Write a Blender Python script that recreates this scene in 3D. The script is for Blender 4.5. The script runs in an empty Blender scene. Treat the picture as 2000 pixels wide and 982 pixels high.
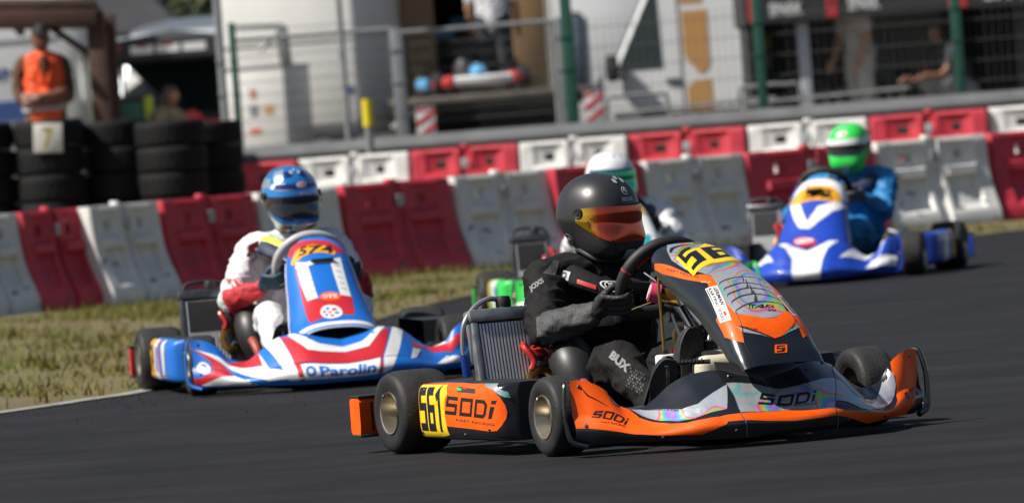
import bpy, bmesh, math, random
from mathutils import Vector, Matrix, Quaternion
R = math.radians
random.seed(7)
SC = bpy.context.scene
COL = SC.collection
# ------------------------------------------------------------------ camera
cam_d = bpy.data.cameras.new('camera'); cam = bpy.data.objects.new('camera', cam_d); COL.objects.link(cam)
SC.camera = cam
cam_d.sensor_width = 36; cam_d.lens = 234; cam_d.clip_start = 0.5; cam_d.clip_end = 3000
ROLL = R(4.3); PITCH = math.atan(262/13000)
fwd = Vector((0, math.cos(PITCH), -math.sin(PITCH))); up0 = Vector((0, math.sin(PITCH), math.cos(PITCH))); rt0 = Vector((1, 0, 0))
upv = up0*math.cos(ROLL)+rt0*math.sin(ROLL); rtv = rt0*math.cos(ROLL)-up0*math.sin(ROLL)
cam.matrix_world = Matrix(((rtv.x, upv.x, -fwd.x, 0), (rtv.y, upv.y, -fwd.y, 0), (rtv.z, upv.z, -fwd.z, 1.1), (0, 0, 0, 1)))
cam_d.dof.use_dof = True; cam_d.dof.focus_distance = 21.9; cam_d.dof.aperture_fstop = 6.0
# ------------------------------------------------------------------ light
SUN_AZ, SUN_EL = R(72), R(48)      # azimuth to the left of the line back to the camera
sv = Vector((-math.sin(SUN_AZ)*math.cos(SUN_EL), -math.cos(SUN_AZ)*math.cos(SUN_EL), math.sin(SUN_EL)))
W = bpy.data.worlds.new('World'); SC.world = W; W.use_nodes = True
sky = W.node_tree.nodes.new('ShaderNodeTexSky'); sky.sky_type = 'NISHITA'; sky.sun_disc = False
sky.sun_elevation = SUN_EL; sky.sun_rotation = math.atan2(sv.x, sv.y); sky.altitude = 100; sky.air_density = 1.0; sky.dust_density = 1.5
W.node_tree.links.new(sky.outputs[0], W.node_tree.nodes['Background'].inputs[0])
W.node_tree.nodes['Background'].inputs[1].default_value = 0.052
sl = bpy.data.lights.new('sun', 'SUN'); sl.energy = 5.0; sl.angle = R(0.53); sl.color = (1, .95, .86)
so = bpy.data.objects.new('sun', sl); COL.objects.link(so); so.rotation_euler = sv.to_track_quat('Z', 'Y').to_euler(); so.location = (-20, 10, 30)
SC.view_settings.view_transform = 'Standard'; SC.view_settings.look = 'None'; SC.view_settings.exposure = 0.50; SC.view_settings.gamma = 1.0
SC.view_settings.use_curve_mapping = False
SC.cycles.max_bounces = 6; SC.cycles.transparent_max_bounces = 12; SC.cycles.caustics_reflective = False; SC.cycles.caustics_refractive = False
SC.cycles.sample_clamp_indirect = 4.0

# ------------------------------------------------------------------ materials
def lin(c):
    return tuple(((x/255)/12.92 if x/255 <= .04045 else ((x/255+.055)/1.055)**2.4) for x in c)
MATS = {}
def mat(name, col, rough=.5, metal=0., coat=0., var=0., vs=8., bump=0., bs=60., spec=.5, coord='Object', alpha=1., stretch=(1, 1, 1), tint=None):
    if name in MATS: return MATS[name]
    m = bpy.data.materials.new(name); m.use_nodes = True; MATS[name] = m
    nt = m.node_tree; b = nt.nodes['Principled BSDF']; L = nt.links.new
    c = lin(col) if max(col) > 1.001 else tuple(col)
    b.inputs['Base Color'].default_value = (*c, 1); b.inputs['Roughness'].default_value = rough; b.inputs['Metallic'].default_value = metal
    b.inputs['Coat Weight'].default_value = coat; b.inputs['Coat Roughness'].default_value = .08; b.inputs['Specular IOR Level'].default_value = spec
    b.inputs['Alpha'].default_value = alpha
    if var or bump:
        tc = nt.nodes.new('ShaderNodeTexCoord'); mp = nt.nodes.new('ShaderNodeMapping'); mp.inputs['Scale'].default_value = stretch
        L(tc.outputs[coord], mp.inputs[0])
    if var:
        n = nt.nodes.new('ShaderNodeTexNoise'); n.inputs['Scale'].default_value = vs; n.inputs['Detail'].default_value = 6; n.inputs['Roughness'].default_value = .62
        L(mp.outputs[0], n.inputs['Vector'])
        rp = nt.nodes.new('ShaderNodeValToRGB'); rp.color_ramp.elements[0].position = .3; rp.color_ramp.elements[1].position = .72
        lo = tuple(max(0, x*(1-var)) for x in c); hi = tuple(min(1, x*(1+var)) for x in c)
        if tint: lo = lin(tint) if max(tint) > 1.001 else tint
        rp.color_ramp.elements[0].color = (*lo, 1); rp.color_ramp.elements[1].color = (*hi, 1)
        L(n.outputs['Fac'], rp.inputs[0]); L(rp.outputs[0], b.inputs['Base Color'])
        mr = nt.nodes.new('ShaderNodeMapRange'); mr.inputs['To Min'].default_value = max(.03, rough-.12); mr.inputs['To Max'].default_value = min(1, rough+.12)
        L(n.outputs['Fac'], mr.inputs['Value']); L(mr.outputs[0], b.inputs['Roughness'])
    if bump:
        n2 = nt.nodes.new('ShaderNodeTexNoise'); n2.inputs['Scale'].default_value = bs; n2.inputs['Detail'].default_value = 4
        L(mp.outputs[0], n2.inputs['Vector'])
        bp = nt.nodes.new('ShaderNodeBump'); bp.inputs['Strength'].default_value = bump; bp.inputs['Distance'].default_value = .01
        L(n2.outputs['Fac'], bp.inputs['Height']); L(bp.outputs[0], b.inputs['Normal'])
    return m
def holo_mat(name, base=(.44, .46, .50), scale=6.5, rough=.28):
    # holographic foil: silver film, its shifting rainbow glints painted into the base colour
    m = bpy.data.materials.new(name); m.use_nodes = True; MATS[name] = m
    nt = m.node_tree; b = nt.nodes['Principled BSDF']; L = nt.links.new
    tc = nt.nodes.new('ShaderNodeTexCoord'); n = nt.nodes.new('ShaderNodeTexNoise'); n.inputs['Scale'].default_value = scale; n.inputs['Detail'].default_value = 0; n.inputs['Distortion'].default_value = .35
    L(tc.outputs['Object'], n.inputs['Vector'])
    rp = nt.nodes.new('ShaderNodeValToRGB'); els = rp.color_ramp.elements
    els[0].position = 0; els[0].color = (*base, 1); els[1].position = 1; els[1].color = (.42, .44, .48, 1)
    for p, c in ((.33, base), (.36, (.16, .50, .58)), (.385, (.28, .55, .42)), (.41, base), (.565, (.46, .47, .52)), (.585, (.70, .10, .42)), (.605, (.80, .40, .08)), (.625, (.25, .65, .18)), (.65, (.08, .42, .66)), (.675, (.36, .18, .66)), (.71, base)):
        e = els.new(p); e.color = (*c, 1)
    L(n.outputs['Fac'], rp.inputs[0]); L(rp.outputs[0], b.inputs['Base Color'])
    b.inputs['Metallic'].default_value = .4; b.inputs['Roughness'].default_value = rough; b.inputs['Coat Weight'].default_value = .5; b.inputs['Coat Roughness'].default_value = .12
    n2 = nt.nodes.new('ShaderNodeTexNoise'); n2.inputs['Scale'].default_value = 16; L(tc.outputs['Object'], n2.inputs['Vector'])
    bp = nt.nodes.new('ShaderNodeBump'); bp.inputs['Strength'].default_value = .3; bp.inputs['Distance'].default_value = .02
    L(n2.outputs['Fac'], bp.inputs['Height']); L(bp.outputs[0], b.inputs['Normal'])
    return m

# ------------------------------------------------------------------ mesh builder
class MB:
    def __init__(s): s.v = []; s.f = []; s.m = []; s.mats = []
    def mi(s, m):
        if m not in s.mats: s.mats.append(m)
        return s.mats.index(m)
    def add(s, vs, fs, m, M=None):
        o = len(s.v); k = s.mi(m)
        for v in vs: s.v.append(tuple(M @ Vector(v)) if M is not None else tuple(v))
        for f in fs: s.f.append([o+i for i in f]); s.m.append(k)
    def bm(s, b, m, M=None):
        b.verts.index_update()
        s.add([v.co.copy() for v in b.verts], [[v.index for v in f.verts] for f in b.faces], m, M); b.free()
    def box(s, c, d, m, bev=0., rot=(0, 0, 0), seg=2):
        b = bmesh.new(); bmesh.ops.create_cube(b, size=1)
        for v in b.verts: v.co = Vector((v.co.x*d[0], v.co.y*d[1], v.co.z*d[2]))
        if bev: bmesh.ops.bevel(b, geom=b.edges[:], offset=bev, segments=seg, affect='EDGES', profile=.5)
        from mathutils import Euler
        s.bm(b, m, Matrix.Translation(c) @ Euler(rot).to_matrix().to_4x4()); return s
    def prism(s, poly, fn0, fn1, m):
        # fn0/fn1: 2-D -> 3-D for the two faces
        n = len(poly); vs = [fn0(*p) for p in poly]+[fn1(*p) for p in poly]
        fs = [list(range(n))[::-1], list(range(n, 2*n))]+[[i, (i+1) % n, n+(i+1) % n, n+i] for i in range(n)]
        s.add(vs, fs, m); return s
    def tube(s, pts, r, m, n=10, caps=True, closed=False, smooth=0):
        pts = [Vector(p) for p in pts]
        if smooth: pts, r = spline(pts, r, smooth, closed)
        N = len(pts); rr = r if isinstance(r, (list, tuple)) else [r]*N
        vs = []; fs = []; prev = None
        for i, p in enumerate(pts):
            if closed: t = pts[(i+1) % N]-pts[i-1]
            else: t = pts[min(i+1, N-1)]-pts[max(i-1, 0)]
            t = t.normalized() if t.length > 1e-9 else Vector((0, 0, 1))
            if prev is None:
                a = Vector((0, 0, 1)) if abs(t.z) < .9 else Vector((1, 0, 0)); u = t.cross(a).normalized()
            else:
                u = (prev-t*prev.dot(t)); u = u.normalized() if u.length > 1e-6 else t.orthogonal().normalized()
            prev = u; w = t.cross(u)
            for k in range(n):
                a = 2*math.pi*k/n; vs.append(p+(u*math.cos(a)+w*math.sin(a))*rr[i])
        for i in range(N if closed else N-1):
            j = (i+1) % N
            for k in range(n): fs.append([i*n+k, i*n+(k+1) % n, j*n+(k+1) % n, j*n+k])
        if caps and not closed: fs += [list(range(n))[::-1], [(N-1)*n+k for k in range(n)]]
        s.add(vs, fs, m); return s
    def lathe(s, prof, m, M=None, n=32, mats=None):
        # prof: (radius, height) along local z; mats: optional material per span
        k = len(prof)
        vs = [(r*math.cos(2*math.pi*j/n), r*math.sin(2*math.pi*j/n), h) for (r, h) in prof for j in range(n)]
        if mats is None:
            s.add(vs, [[i*n+j, i*n+(j+1) % n, (i+1)*n+(j+1) % n, (i+1)*n+j] for i in range(k-1) for j in range(n)], m, M)
        else:
            o = len(s.v)
            s.add(vs, [], m, M)
            for i in range(k-1):
                q = s.mi(mats[i] or m)
                for j in range(n): s.f.append([o+i*n+j, o+i*n+(j+1) % n, o+(i+1)*n+(j+1) % n, o+(i+1)*n+j]); s.m.append(q)
        return s
    def grid(s, S, us, vs_, m, thick=0., ref=None, wrap=False):
        nu, nv = len(us), len(vs_)
        P = [[Vector(S(u, v)) for v in vs_] for u in us]
        vs = [p for row in P for p in row]
        fs = [[i*nv+j, (i+1)*nv+j, (i+1)*nv+j+1, i*nv+j+1] for i in range(nu-1) for j in range(nv-1)]
        if wrap: fs += [[(nu-1)*nv+j, j, j+1, (nu-1)*nv+j+1] for j in range(nv-1)]
        if thick:
            b = bmesh.new(); bv = [b.verts.new(p) for p in vs]
            for f in fs:
                try: b.faces.new([bv[i] for i in f])
                except ValueError: pass
            bmesh.ops.remove_doubles(b, verts=b.verts, dist=1e-6)
            b.normal_update()
            if ref is not None:
                f0 = max(b.faces, key=lambda f: f.calc_area())
                tot = sum((f.normal.dot(f.calc_center_median()-Vector(ref)))*f.calc_area() for f in b.faces)
                if tot < 0: bmesh.ops.reverse_faces(b, faces=b.faces[:])
                b.normal_update()
            r = bmesh.ops.solidify(b, geom=b.faces[:], thickness=thick)
            s.bm(b, m)
        else: s.add(vs, fs, m)
        return s
    def decal(s, S, polys, m, off, du, dv, ref, u0=0., v0=0.):
        b = bmesh.new()
        for p in polys:
            vv = [b.verts.new((x, y, 0)) for x, y in p]
            if len(vv) >= 3:
                try: b.faces.new(vv)
                except ValueError: pass
        if not b.faces: b.free(); return s
        for ax, d, o0 in ((0, du, u0), (1, dv, v0)):
            lo = min(v.co[ax] for v in b.verts); hi = max(v.co[ax] for v in b.verts)
            k = math.ceil((lo-o0)/d)
            while o0+k*d < hi:
                n = Vector((1, 0, 0)) if ax == 0 else Vector((0, 1, 0))
                bmesh.ops.bisect_plane(b, geom=b.verts[:]+b.edges[:]+b.faces[:], plane_co=n*(o0+k*d), plane_no=n, dist=1e-7); k += 1
        bmesh.ops.triangulate(b, faces=[f for f in b.faces if len(f.verts) > 4])
        rf = Vector(ref)
        for v in b.verts:
            u, w = v.co.x, v.co.y; e = du*.15; g = dv*.15
            p = Vector(S(u, w)); n = (Vector(S(u+e, w))-Vector(S(u-e, w))).cross(Vector(S(u, w+g))-Vector(S(u, w-g)))
            n = n.normalized() if n.length > 1e-12 else (p-rf).normalized()
            if n.dot(p-rf) < 0: n = -n
            v.co = p+n*off
        s.bm(b, m); return s
    def build(s, name, parent=None, loc=None, rot=None, smooth=True, angle=38):
        me = bpy.data.meshes.new(name); me.from_pydata([tuple(v) for v in s.v], [], s.f)
        for m in s.mats: me.materials.append(m)
        me.polygons.foreach_set('material_index', s.m)
        if smooth:
            me.polygons.foreach_set('use_smooth', [True]*len(me.polygons)); me.set_sharp_from_angle(angle=R(angle))
        me.update()
        o = bpy.data.objects.new(name, me); COL.objects.link(o)
        if parent is not None: o.parent = parent
        if loc is not None: o.location = loc
        if rot is not None: o.rotation_euler = rot
        return o
def spline(pts, r, k, closed=False):
    N = len(pts); rr = r if isinstance(r, (list, tuple)) else [r]*N
    out = []; ro = []
    for i in range(N if closed else N-1):
        g = (lambda j: j % N) if closed else (lambda j: min(max(j, 0), N-1))
        p0, p1, p2, p3 = (pts[g(i+d)] for d in (-1, 0, 1, 2)); q0, q1, q2, q3 = (rr[g(i+d)] for d in (-1, 0, 1, 2))
        for j in range(k):
            t = j/k
            out.append(.5*((2*p1)+(p2-p0)*t+(2*p0-5*p1+4*p2-p3)*t*t+(3*p1-p0-3*p2+p3)*t**3))
            ro.append(max(1e-4, .5*((2*q1)+(q2-q0)*t+(2*q0-5*q1+4*q2-q3)*t*t+(3*q1-q0-3*q2+q3)*t**3)))
    if not closed: out.append(pts[-1]); ro.append(rr[-1])
    return out, ro
def lins(a, b, n): return [a+(b-a)*i/(n-1) for i in range(n)]
def empty(name, loc=(0, 0, 0), rz=0., label=None, cat=None, group=None):
    o = bpy.data.objects.new(name, None); COL.objects.link(o); o.location = loc; o.rotation_euler = (0, 0, rz); o.empty_display_size = .1
    tag(o, label, cat, group); return o
def tag(o, label=None, cat=None, group=None, kind=None):
    if label: o['label'] = label
    if cat: o['category'] = cat
    if group: o['group'] = group
    if kind: o['kind'] = kind
    return o
def copy_tree(o, parent=None, keep=True):
    c = o.copy(); COL.objects.link(c); c.parent = parent
    for ch in list(o.children): copy_tree(ch, c)
    return c
# ------------------------------------------------------------------ lettering
def ribbon(pts, t, closed=False):
    P = [Vector((x, y)) for x, y in pts]; N = len(P); L = []; Rr = []
    for i in range(N):
        if closed: a, c = P[i-1], P[(i+1) % N]
        else: a = P[i-1] if i else None; c = P[i+1] if i < N-1 else None
        d1 = (P[i]-a).normalized() if a is not None else None; d2 = (c-P[i]).normalized() if c is not None else None
        n1 = Vector((-d1.y, d1.x)) if d1 is not None else None; n2 = Vector((-d2.y, d2.x)) if d2 is not None else None
        if n1 is None: off = n2
        elif n2 is None: off = n1
        else:
            b = (n1+n2).normalized(); off = b/max(.45, b.dot(n1))
        L.append(P[i]+off*t/2); Rr.append(P[i]-off*t/2)
    return [[tuple(L[i]), tuple(L[(i+1) % N]), tuple(Rr[(i+1) % N]), tuple(Rr[i])] for i in range(N if closed else N-1)]
def norm2(polys, w, h, x0=0., y0=0.): return [[((x-x0)/w, (y-y0)/h) for x, y in p] for p in polys]
G_SODI = norm2(ribbon([(1.14, .9), (.24, .9), (.17, .52), (1.0, .52), (.95, .1), (0, .1)], .2)
             + ribbon([(1.5, .9), (2.42, .9), (2.34, .1), (1.42, .1)], .2, True)
             + ribbon([(2.82, .9), (3.5, .9), (3.66, .72), (3.58, .22), (3.44, .1), (2.74, .1)], .2, True)
             + [[(3.88, 0), (4.1, 0), (4.18, .66), (3.96, .66)], [(3.98, .8), (4.2, .8), (4.23, 1.0), (4.0, 1.0)]], 4.25, 1.)
D5 = norm2(ribbon([(.56, .91), (.1, .91), (.1, .56), (.5, .56), (.5, .09), (.04, .09)], .18), .6, 1.)
D6 = norm2(ribbon([(.54, .91), (.1, .91), (.1, .09), (.5, .09), (.5, .52), (.19, .52)], .18), .6, 1.)
D1 = norm2(ribbon([(.12, .76), (.36, .9), (.36, .0)], .18), .6, 1.)
N561 = [[(x*.31+.0, y) for x, y in p] for p in D5]+[[(x*.31+.34, y) for x, y in p] for p in D6]+[[(x*.31+.66, y) for x, y in p] for p in D1]
SLOGO = norm2(ribbon([(.72, .82), (.3, .82), (.3, .52), (.72, .52), (.72, .18), (.3, .18)], .15), 1., 1.)
_TXT = {}
def text2d(s, bold=0.):
    k = (s, bold)
    if k in _TXT: return _TXT[k]
    cu = bpy.data.curves.new('txt', 'FONT'); cu.body = s; cu.offset = bold; cu.resolution_u = 3; cu.fill_mode = 'FRONT'
    o = bpy.data.objects.new('txt', cu); COL.objects.link(o)
    bpy.context.view_layer.update()
    me = bpy.data.meshes.new_from_object(o.evaluated_get(bpy.context.evaluated_depsgraph_get()))
    vs = [v.co.copy() for v in me.vertices]
    x0 = min(v.x for v in vs); x1 = max(v.x for v in vs); y0 = min(v.y for v in vs); y1 = max(v.y for v in vs)
    P = [[((vs[i].x-x0)/(x1-x0), (vs[i].y-y0)/(y1-y0)) for i in p.vertices] for p in me.polygons]
    bpy.data.objects.remove(o); bpy.data.curves.remove(cu); bpy.data.meshes.remove(me)
    _TXT[k] = P; return P
def quad(polys, q):
    tl, tr, br, bl = [Vector(p) for p in q]
    out = []
    for p in polys:
        out.append([tuple((tl*(1-x)+tr*x)*y+(bl*(1-x)+br*x)*(1-y)) for x, y in p])
    return out
def flat_text(mb, s, org, ux, uy, m, bold=0.01):
    # lettering in a plane: org bottom-left, ux/uy full width and height vectors
    org, ux, uy = Vector(org), Vector(ux), Vector(uy)
    polys = text2d(s, bold) if isinstance(s, str) else s
    for p in polys: mb.add([org+ux*x+uy*y for x, y in p], [list(range(len(p)))], m)
def interp(xs,ys,x):
    # monotone-ish cubic (pchip)
    n=len(xs)
    if x<=xs[0]: return ys[0]
    if x>=xs[-1]: return ys[-1]
    i=0
    while x>xs[i+1]: i+=1
    h=[xs[j+1]-xs[j] for j in range(n-1)]; d=[(ys[j+1]-ys[j])/h[j] for j in range(n-1)]
    def m(j):
        if j==0: return d[0]
        if j==n-1: return d[-1]
        if d[j-1]*d[j]<=0: return 0.
        w1=2*h[j]+h[j-1]; w2=h[j]+2*h[j-1]
        return (w1+w2)/(w1/d[j-1]+w2/d[j])
    t=(x-xs[i])/h[i]; m0=m(i)*h[i]; m1=m(i+1)*h[i]
    return (2*t**3-3*t*t+1)*ys[i]+(t**3-2*t*t+t)*m0+(-2*t**3+3*t*t)*ys[i+1]+(t**3-t*t)*m1
BX=[0,.10,.17,.25,.30,.35,.41,.47,.52,.57,.60,.63]
BYL=[-1.075,-1.07,-1.06,-1.03,-1.005,-.97,-.92,-.875,-.84,-.81,-.785,-.765]
BZT=[.205,.225,.245,.235,.210,.170,.138,.155,.212,.240,.248,.248]
BSB=[.17,.17,.18,.19,.19,.17,.13,.09,.06,.04,.025,.01]
BZL=[.03,.03,.03,.032,.034,.036,.038,.04,.04,.04,.04,.04]
def bumper(x,v):
    a=abs(x); yl=interp(BX,BYL,a); zt=interp(BX,BZT,a); sb=interp(BX,BSB,a); zl=interp(BX,BZL,a)
    h=.06*min(1,v/.3)*0+ (max(0,v-.22)/.78)**1.5
    b=-.018*math.sin(min(1,v/.45)*math.pi)*(1 if v<.45 else 0)
    return (x, yl+sb*h+b, zl+(zt-zl)*v)
# nassau: centre line
NV=[0,.1,.3,.48,.62,.74,.86,.94,1]
NY=[-.385,-.445,-.635,-.775,-.885,-.955,-1.005,-1.035,-1.055]
NZ=[.645,.632,.565,.512,.445,.390,.325,.288,.255]
NW=[.118,.130,.140,.145,.148,.150,.152,.150,.146]
ND=[.07,.085,.10,.11,.112,.10,.08,.055,.038]
def nassau(u,v):
    y=interp(NV,NY,v); z=interp(NV,NZ,v); w=interp(NV,NW,v); D=interp(NV,ND,v)
    e=.01; dy=interp(NV,NY,min(1,v+e))-interp(NV,NY,max(0,v-e)); dz=interp(NV,NZ,min(1,v+e))-interp(NV,NZ,max(0,v-e))
    L=math.hypot(dy,dz); ny,nz=-dz/L,dy/L   # perpendicular
    if nz>0: ny,nz=-ny,-nz
    a=abs(u)*math.pi/2; s=1 if u>=0 else -1
    x=s*w*max(0,math.sin(a))**.62; dr=D*(1-max(0,math.cos(a))**.62)
    return (x, y+ny*dr, z+nz*dr)
def podx(y,z,o=.665,y0=-.275,y1=.375,z0=.048,z1=.24,xc=.56):
    zc=(z0+z1)/2; hz=(z1-z0)/2; zn=min(1,abs(z-zc)/hz)
    # rounded nose in plan
    ext=(o-xc)*(1-zn**5)**.2
    if y<y0+.12: t=min(1,max(0,(y0+.12-y)/.12)); ext*= (1-t**3)**.33
    if y>y1-.05: t=min(1,max(0,(y-y1+.05)/.05)); ext*= (1-t**3)**.33
    return -(xc+ext)
def pod(y,z): return (podx(y,z),y,z)
# shield nassau (rounded): u -1..1, v 0 top..1
SV=[0,.12,.3,.5,.7,.85,.95,1]
SY=[-.36,-.42,-.52,-.62,-.72,-.80,-.86,-.90]
SZ=[.67,.655,.59,.50,.41,.345,.31,.285]
SW=[.08,.128,.148,.160,.178,.188,.185,.168]
SD=[.05,.09,.12,.13,.13,.12,.10,.085]
def shield(u,v):
    y=interp(SV,SY,v); z=interp(SV,SZ,v); w=interp(SV,SW,v); D=interp(SV,SD,v)
    e=.01; dy=interp(SV,SY,min(1,v+e))-interp(SV,SY,max(0,v-e)); dz=interp(SV,SZ,min(1,v+e))-interp(SV,SZ,max(0,v-e))
    L=math.hypot(dy,dz); ny,nz=-dz/L,dy/L
    if nz>0: ny,nz=-ny,-nz
    a=abs(u)*math.pi/2; s=1 if u>=0 else -1
    x=s*w*max(0,math.sin(a))**.8; dr=D*(1-max(0,math.cos(a))**.8)
    return (x,y+ny*dr,z+nz*dr)
# ------------------------------------------------------------------ the setting
def gh(x, y):
    # ground height: flat track, a slight bank rising behind the barriers to the paddock
    d = y-(48.8+.62*max(-6, min(8, x)))
    t = max(0, min(1, d/9)); return .35*t*t*(3-2*t)
m_asph = mat('asphalt', (.0215, .0218, .0250), .85, var=.28, vs=1.3, bump=.6, bs=200, spec=.15)
nt = m_asph.node_tree        # rubbered racing line: broad streaks along the road
_b = nt.nodes['Principled BSDF']; _tc = nt.nodes.new('ShaderNodeTexCoord'); _mp = nt.nodes.new('ShaderNodeMapping'); _mp.inputs['Scale'].default_value = (.35, 2.2, 1); _mp.inputs['Rotation'].default_value = (0, 0, R(-18))
_n = nt.nodes.new('ShaderNodeTexNoise'); _n.inputs['Scale'].default_value = 2.0; _n.inputs['Detail'].default_value = 5
nt.links.new(_tc.outputs['Object'], _mp.inputs[0]); nt.links.new(_mp.outputs[0], _n.inputs['Vector'])
_n3 = nt.nodes.new('ShaderNodeTexNoise'); _n3.inputs['Scale'].default_value = 160; _n3.inputs['Detail'].default_value = 3; nt.links.new(_tc.outputs['Object'], _n3.inputs['Vector'])
_mx = nt.nodes.new('ShaderNodeMix'); _mx.data_type = 'RGBA'; _mx.blend_type = 'MULTIPLY'; _mx.inputs['Factor'].default_value = .55
_src = _b.inputs['Base Color'].links[0].from_socket
_rp = nt.nodes.new('ShaderNodeValToRGB'); _rp.color_ramp.elements[0].position = .32; _rp.color_ramp.elements[1].position = .68; _rp.color_ramp.elements[0].color = (.5, .5, .52, 1)
nt.links.new(_n.outputs['Fac'], _rp.inputs[0]); nt.links.new(_src, _mx.inputs['A']); nt.links.new(_rp.outputs[0], _mx.inputs['B'])
_mx2 = nt.nodes.new('ShaderNodeMix'); _mx2.data_type = 'RGBA'; _mx2.blend_type = 'MULTIPLY'; _mx2.inputs['Factor'].default_value = .6
_rp2 = nt.nodes.new('ShaderNodeValToRGB'); _rp2.color_ramp.elements[0].position = .35; _rp2.color_ramp.elements[1].position = .6; _rp2.color_ramp.elements[0].color = (.45, .45, .45, 1); _rp2.color_ramp.elements[1].color = (1.15, 1.13, 1.1, 1)
nt.links.new(_n3.outputs['Fac'], _rp2.inputs[0]); nt.links.new(_mx.outputs['Result'], _mx2.inputs['A']); nt.links.new(_rp2.outputs[0], _mx2.inputs['B']); nt.links.new(_mx2.outputs['Result'], _b.inputs['Base Color'])
m_ground = mat('paddock_ground', (.16, .145, .12), .9, var=.35, vs=.8, bump=.4, bs=30)
m_turf = mat('dry_turf', (.072, .072, .024), .95, var=.5, vs=1.6, bump=.8, bs=40, tint=(.13, .085, .04))
m_blade = mat('grass_blades', (.066, .098, .018), .85, var=.5, vs=2.2, tint=(.165, .12, .038), spec=.1)
m_kerb = mat('worn_edge_line', (.30, .30, .29), .8, var=.35, vs=9)
def spread(a, b, n, c, w):   # knots dense around c
    out = sorted(set([round(a+(b-a)*i/n, 3) for i in range(n+1)]+[round(c-w+2*w*i/40, 3) for i in range(41)])); return out
g = MB(); xs = spread(-900, 900, 18, 0, 14); ys = spread(-200, 2200, 20, 52, 16)
g.grid(lambda x, y: (x, y, gh(x, y)-.03), xs, ys, m_ground)
tag(g.build('ground'), kind='structure')
EDGE = [(-40, -30), (-14, 2), (-9, 15), (-5.2, 23.2), (-3.3, 26.6), (-2.25, 28.58), (-1.98, 29.18), (-1.70, 29.95), (-1.33, 32.6), (-.98, 36), (-.66, 39.3), (-.36, 41.3), (.05, 43.2), (1.0, 45.1), (2.15, 46.5), (3.29, 47.7), (3.9, 48.6), (6.5, 51), (14, 56), (60, 80)]
def edge_pts(k=6):
    P, _ = spline([Vector((x, y, 0)) for x, y in EDGE], 1., k); return P
EP = edge_pts()
t = MB(); n = len(EP)
vs = [(p.x, p.y, 0) for p in EP]+[(60, -60, 0), (-40, -60, 0)]
t.add(vs, [list(range(len(vs)))], m_asph); tag(t.build('race_track'), kind='structure')
m_crumb = mat('rubber_crumbs', (.012, .012, .012), .9)
rc = MB(); r9 = random.Random(4); vs9 = []; fs9 = []
for k in range(1500):
    i = r9.randrange(24, n-20); d_ = -abs(r9.gauss(0, .9))-.05; p = EP[i]+(EP[i+1]-EP[i])*r9.random(); tt = (EP[i+1]-EP[i-1]).normalized(); x, y = p.x-tt.y*d_, p.y+tt.x*d_
    s9 = r9.uniform(.003, .008); a9 = r9.uniform(0, 6); o9 = len(vs9); c9, q9 = math.cos(a9)*s9, math.sin(a9)*s9
    vs9 += [(x-c9, y-q9, .001), (x+q9*.4, y-c9*.4, .001), (x+c9, y+q9, .001), (x, y, .001+s9*.8)]; fs9 += [[o9, o9+1, o9+3], [o9+1, o9+2, o9+3], [o9+2, o9, o9+3]]
rc.add(vs9, fs9, m_crumb); tag(rc.build('rubber_crumbs', smooth=False), kind='stuff')
v = MB()
def off_edge(i, d):
    a = EP[max(i-1, 0)]; b = EP[min(i+1, n-1)]; tt = (b-a).normalized(); nn = Vector((-tt.y, tt.x, 0)); return EP[i]+nn*d
W_ = [0, .1, .25, .6, 1.2, 2.2, 3.5, 5.5, 8]
rows = [[off_edge(i, d) for d in W_] for i in range(18, n-12)]
vv = []
for r in rows:
    for j, p in enumerate(r): vv.append((p.x, p.y, gh(p.x, p.y)+(.005 if j == 0 else .02+.02*math.sin(p.x*3)*math.sin(p.y*2.1))))
kk = len(W_); v.add(vv, [[i*kk+j, i*kk+j+1, (i+1)*kk+j+1, (i+1)*kk+j] for i in range(len(rows)-1) for j in range(kk-1)], m_turf)
tag(v.build('grass_verge'), kind='structure')
l = MB()
ii = [i for i in range(n) if EP[i].y > 15 and EP[i].y < 31.2]
for a, b in zip(ii[:-1], ii[1:]):
    q = [off_edge(a, -.10), off_edge(a, -.01), off_edge(b, -.01), off_edge(b, -.10)]
    l.add([(p.x, p.y, .006) for p in q], [[0, 1, 2, 3]], m_kerb)
tag(l.build('edge_line'), kind='structure')
rnd = random.Random(3)
gb = MB(); vs = []; fs = []
def on_grass(x, y):
    # signed distance to the nearest edge point, positive on the grass side
    best = 1e9; k = 0
    for i in range(18, n-12):
        d = (EP[i].x-x)**2+(EP[i].y-y)**2
        if d < best: best = d; k = i
    a = EP[max(k-1, 0)]; b = EP[min(k+1, n-1)]; tt = (b-a).normalized(); return (-tt.y*(x-EP[k].x)+tt.x*(y-EP[k].y))
for k in range(15000):
    y = rnd.uniform(27.3, 50.5)
    x = rnd.uniform(-4.6, 4.6)
    if y > 49.2+.8*x: continue
    d = on_grass(x, y)
    if d < .0: continue
    if d < .16 and rnd.random() < .6: continue
    from mathutils import noise as _ns
    pn = _ns.noise(Vector((x*1.1, y*.8, 4)))
    if pn > .22 and rnd.random() < .75: continue
    tall = 1+max(0, -pn)*1.6
    near_b = abs(y-(48.0+.8*x)) < .35
    h0 = gh(x, y)+.012
    for q in range(5 if not near_b else 7):
        px, py = x+rnd.gauss(0, .035), y+rnd.gauss(0, .035); a = rnd.uniform(0, 6.28); hh = rnd.uniform(.016, .05)*(1.9 if near_b else tall); w = rnd.uniform(.004, .008)
        lx, ly = rnd.gauss(0, .025), rnd.gauss(0, .025); o = len(vs)
        vs += [(px-w*math.cos(a), py-w*math.sin(a), h0), (px+w*math.cos(a), py+w*math.sin(a), h0), (px+lx, py+ly, h0+hh)]; fs.append([o, o+1, o+2])
gb.add(vs, fs, m_blade); tag(gb.build('grass', smooth=False), kind='stuff')

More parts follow.
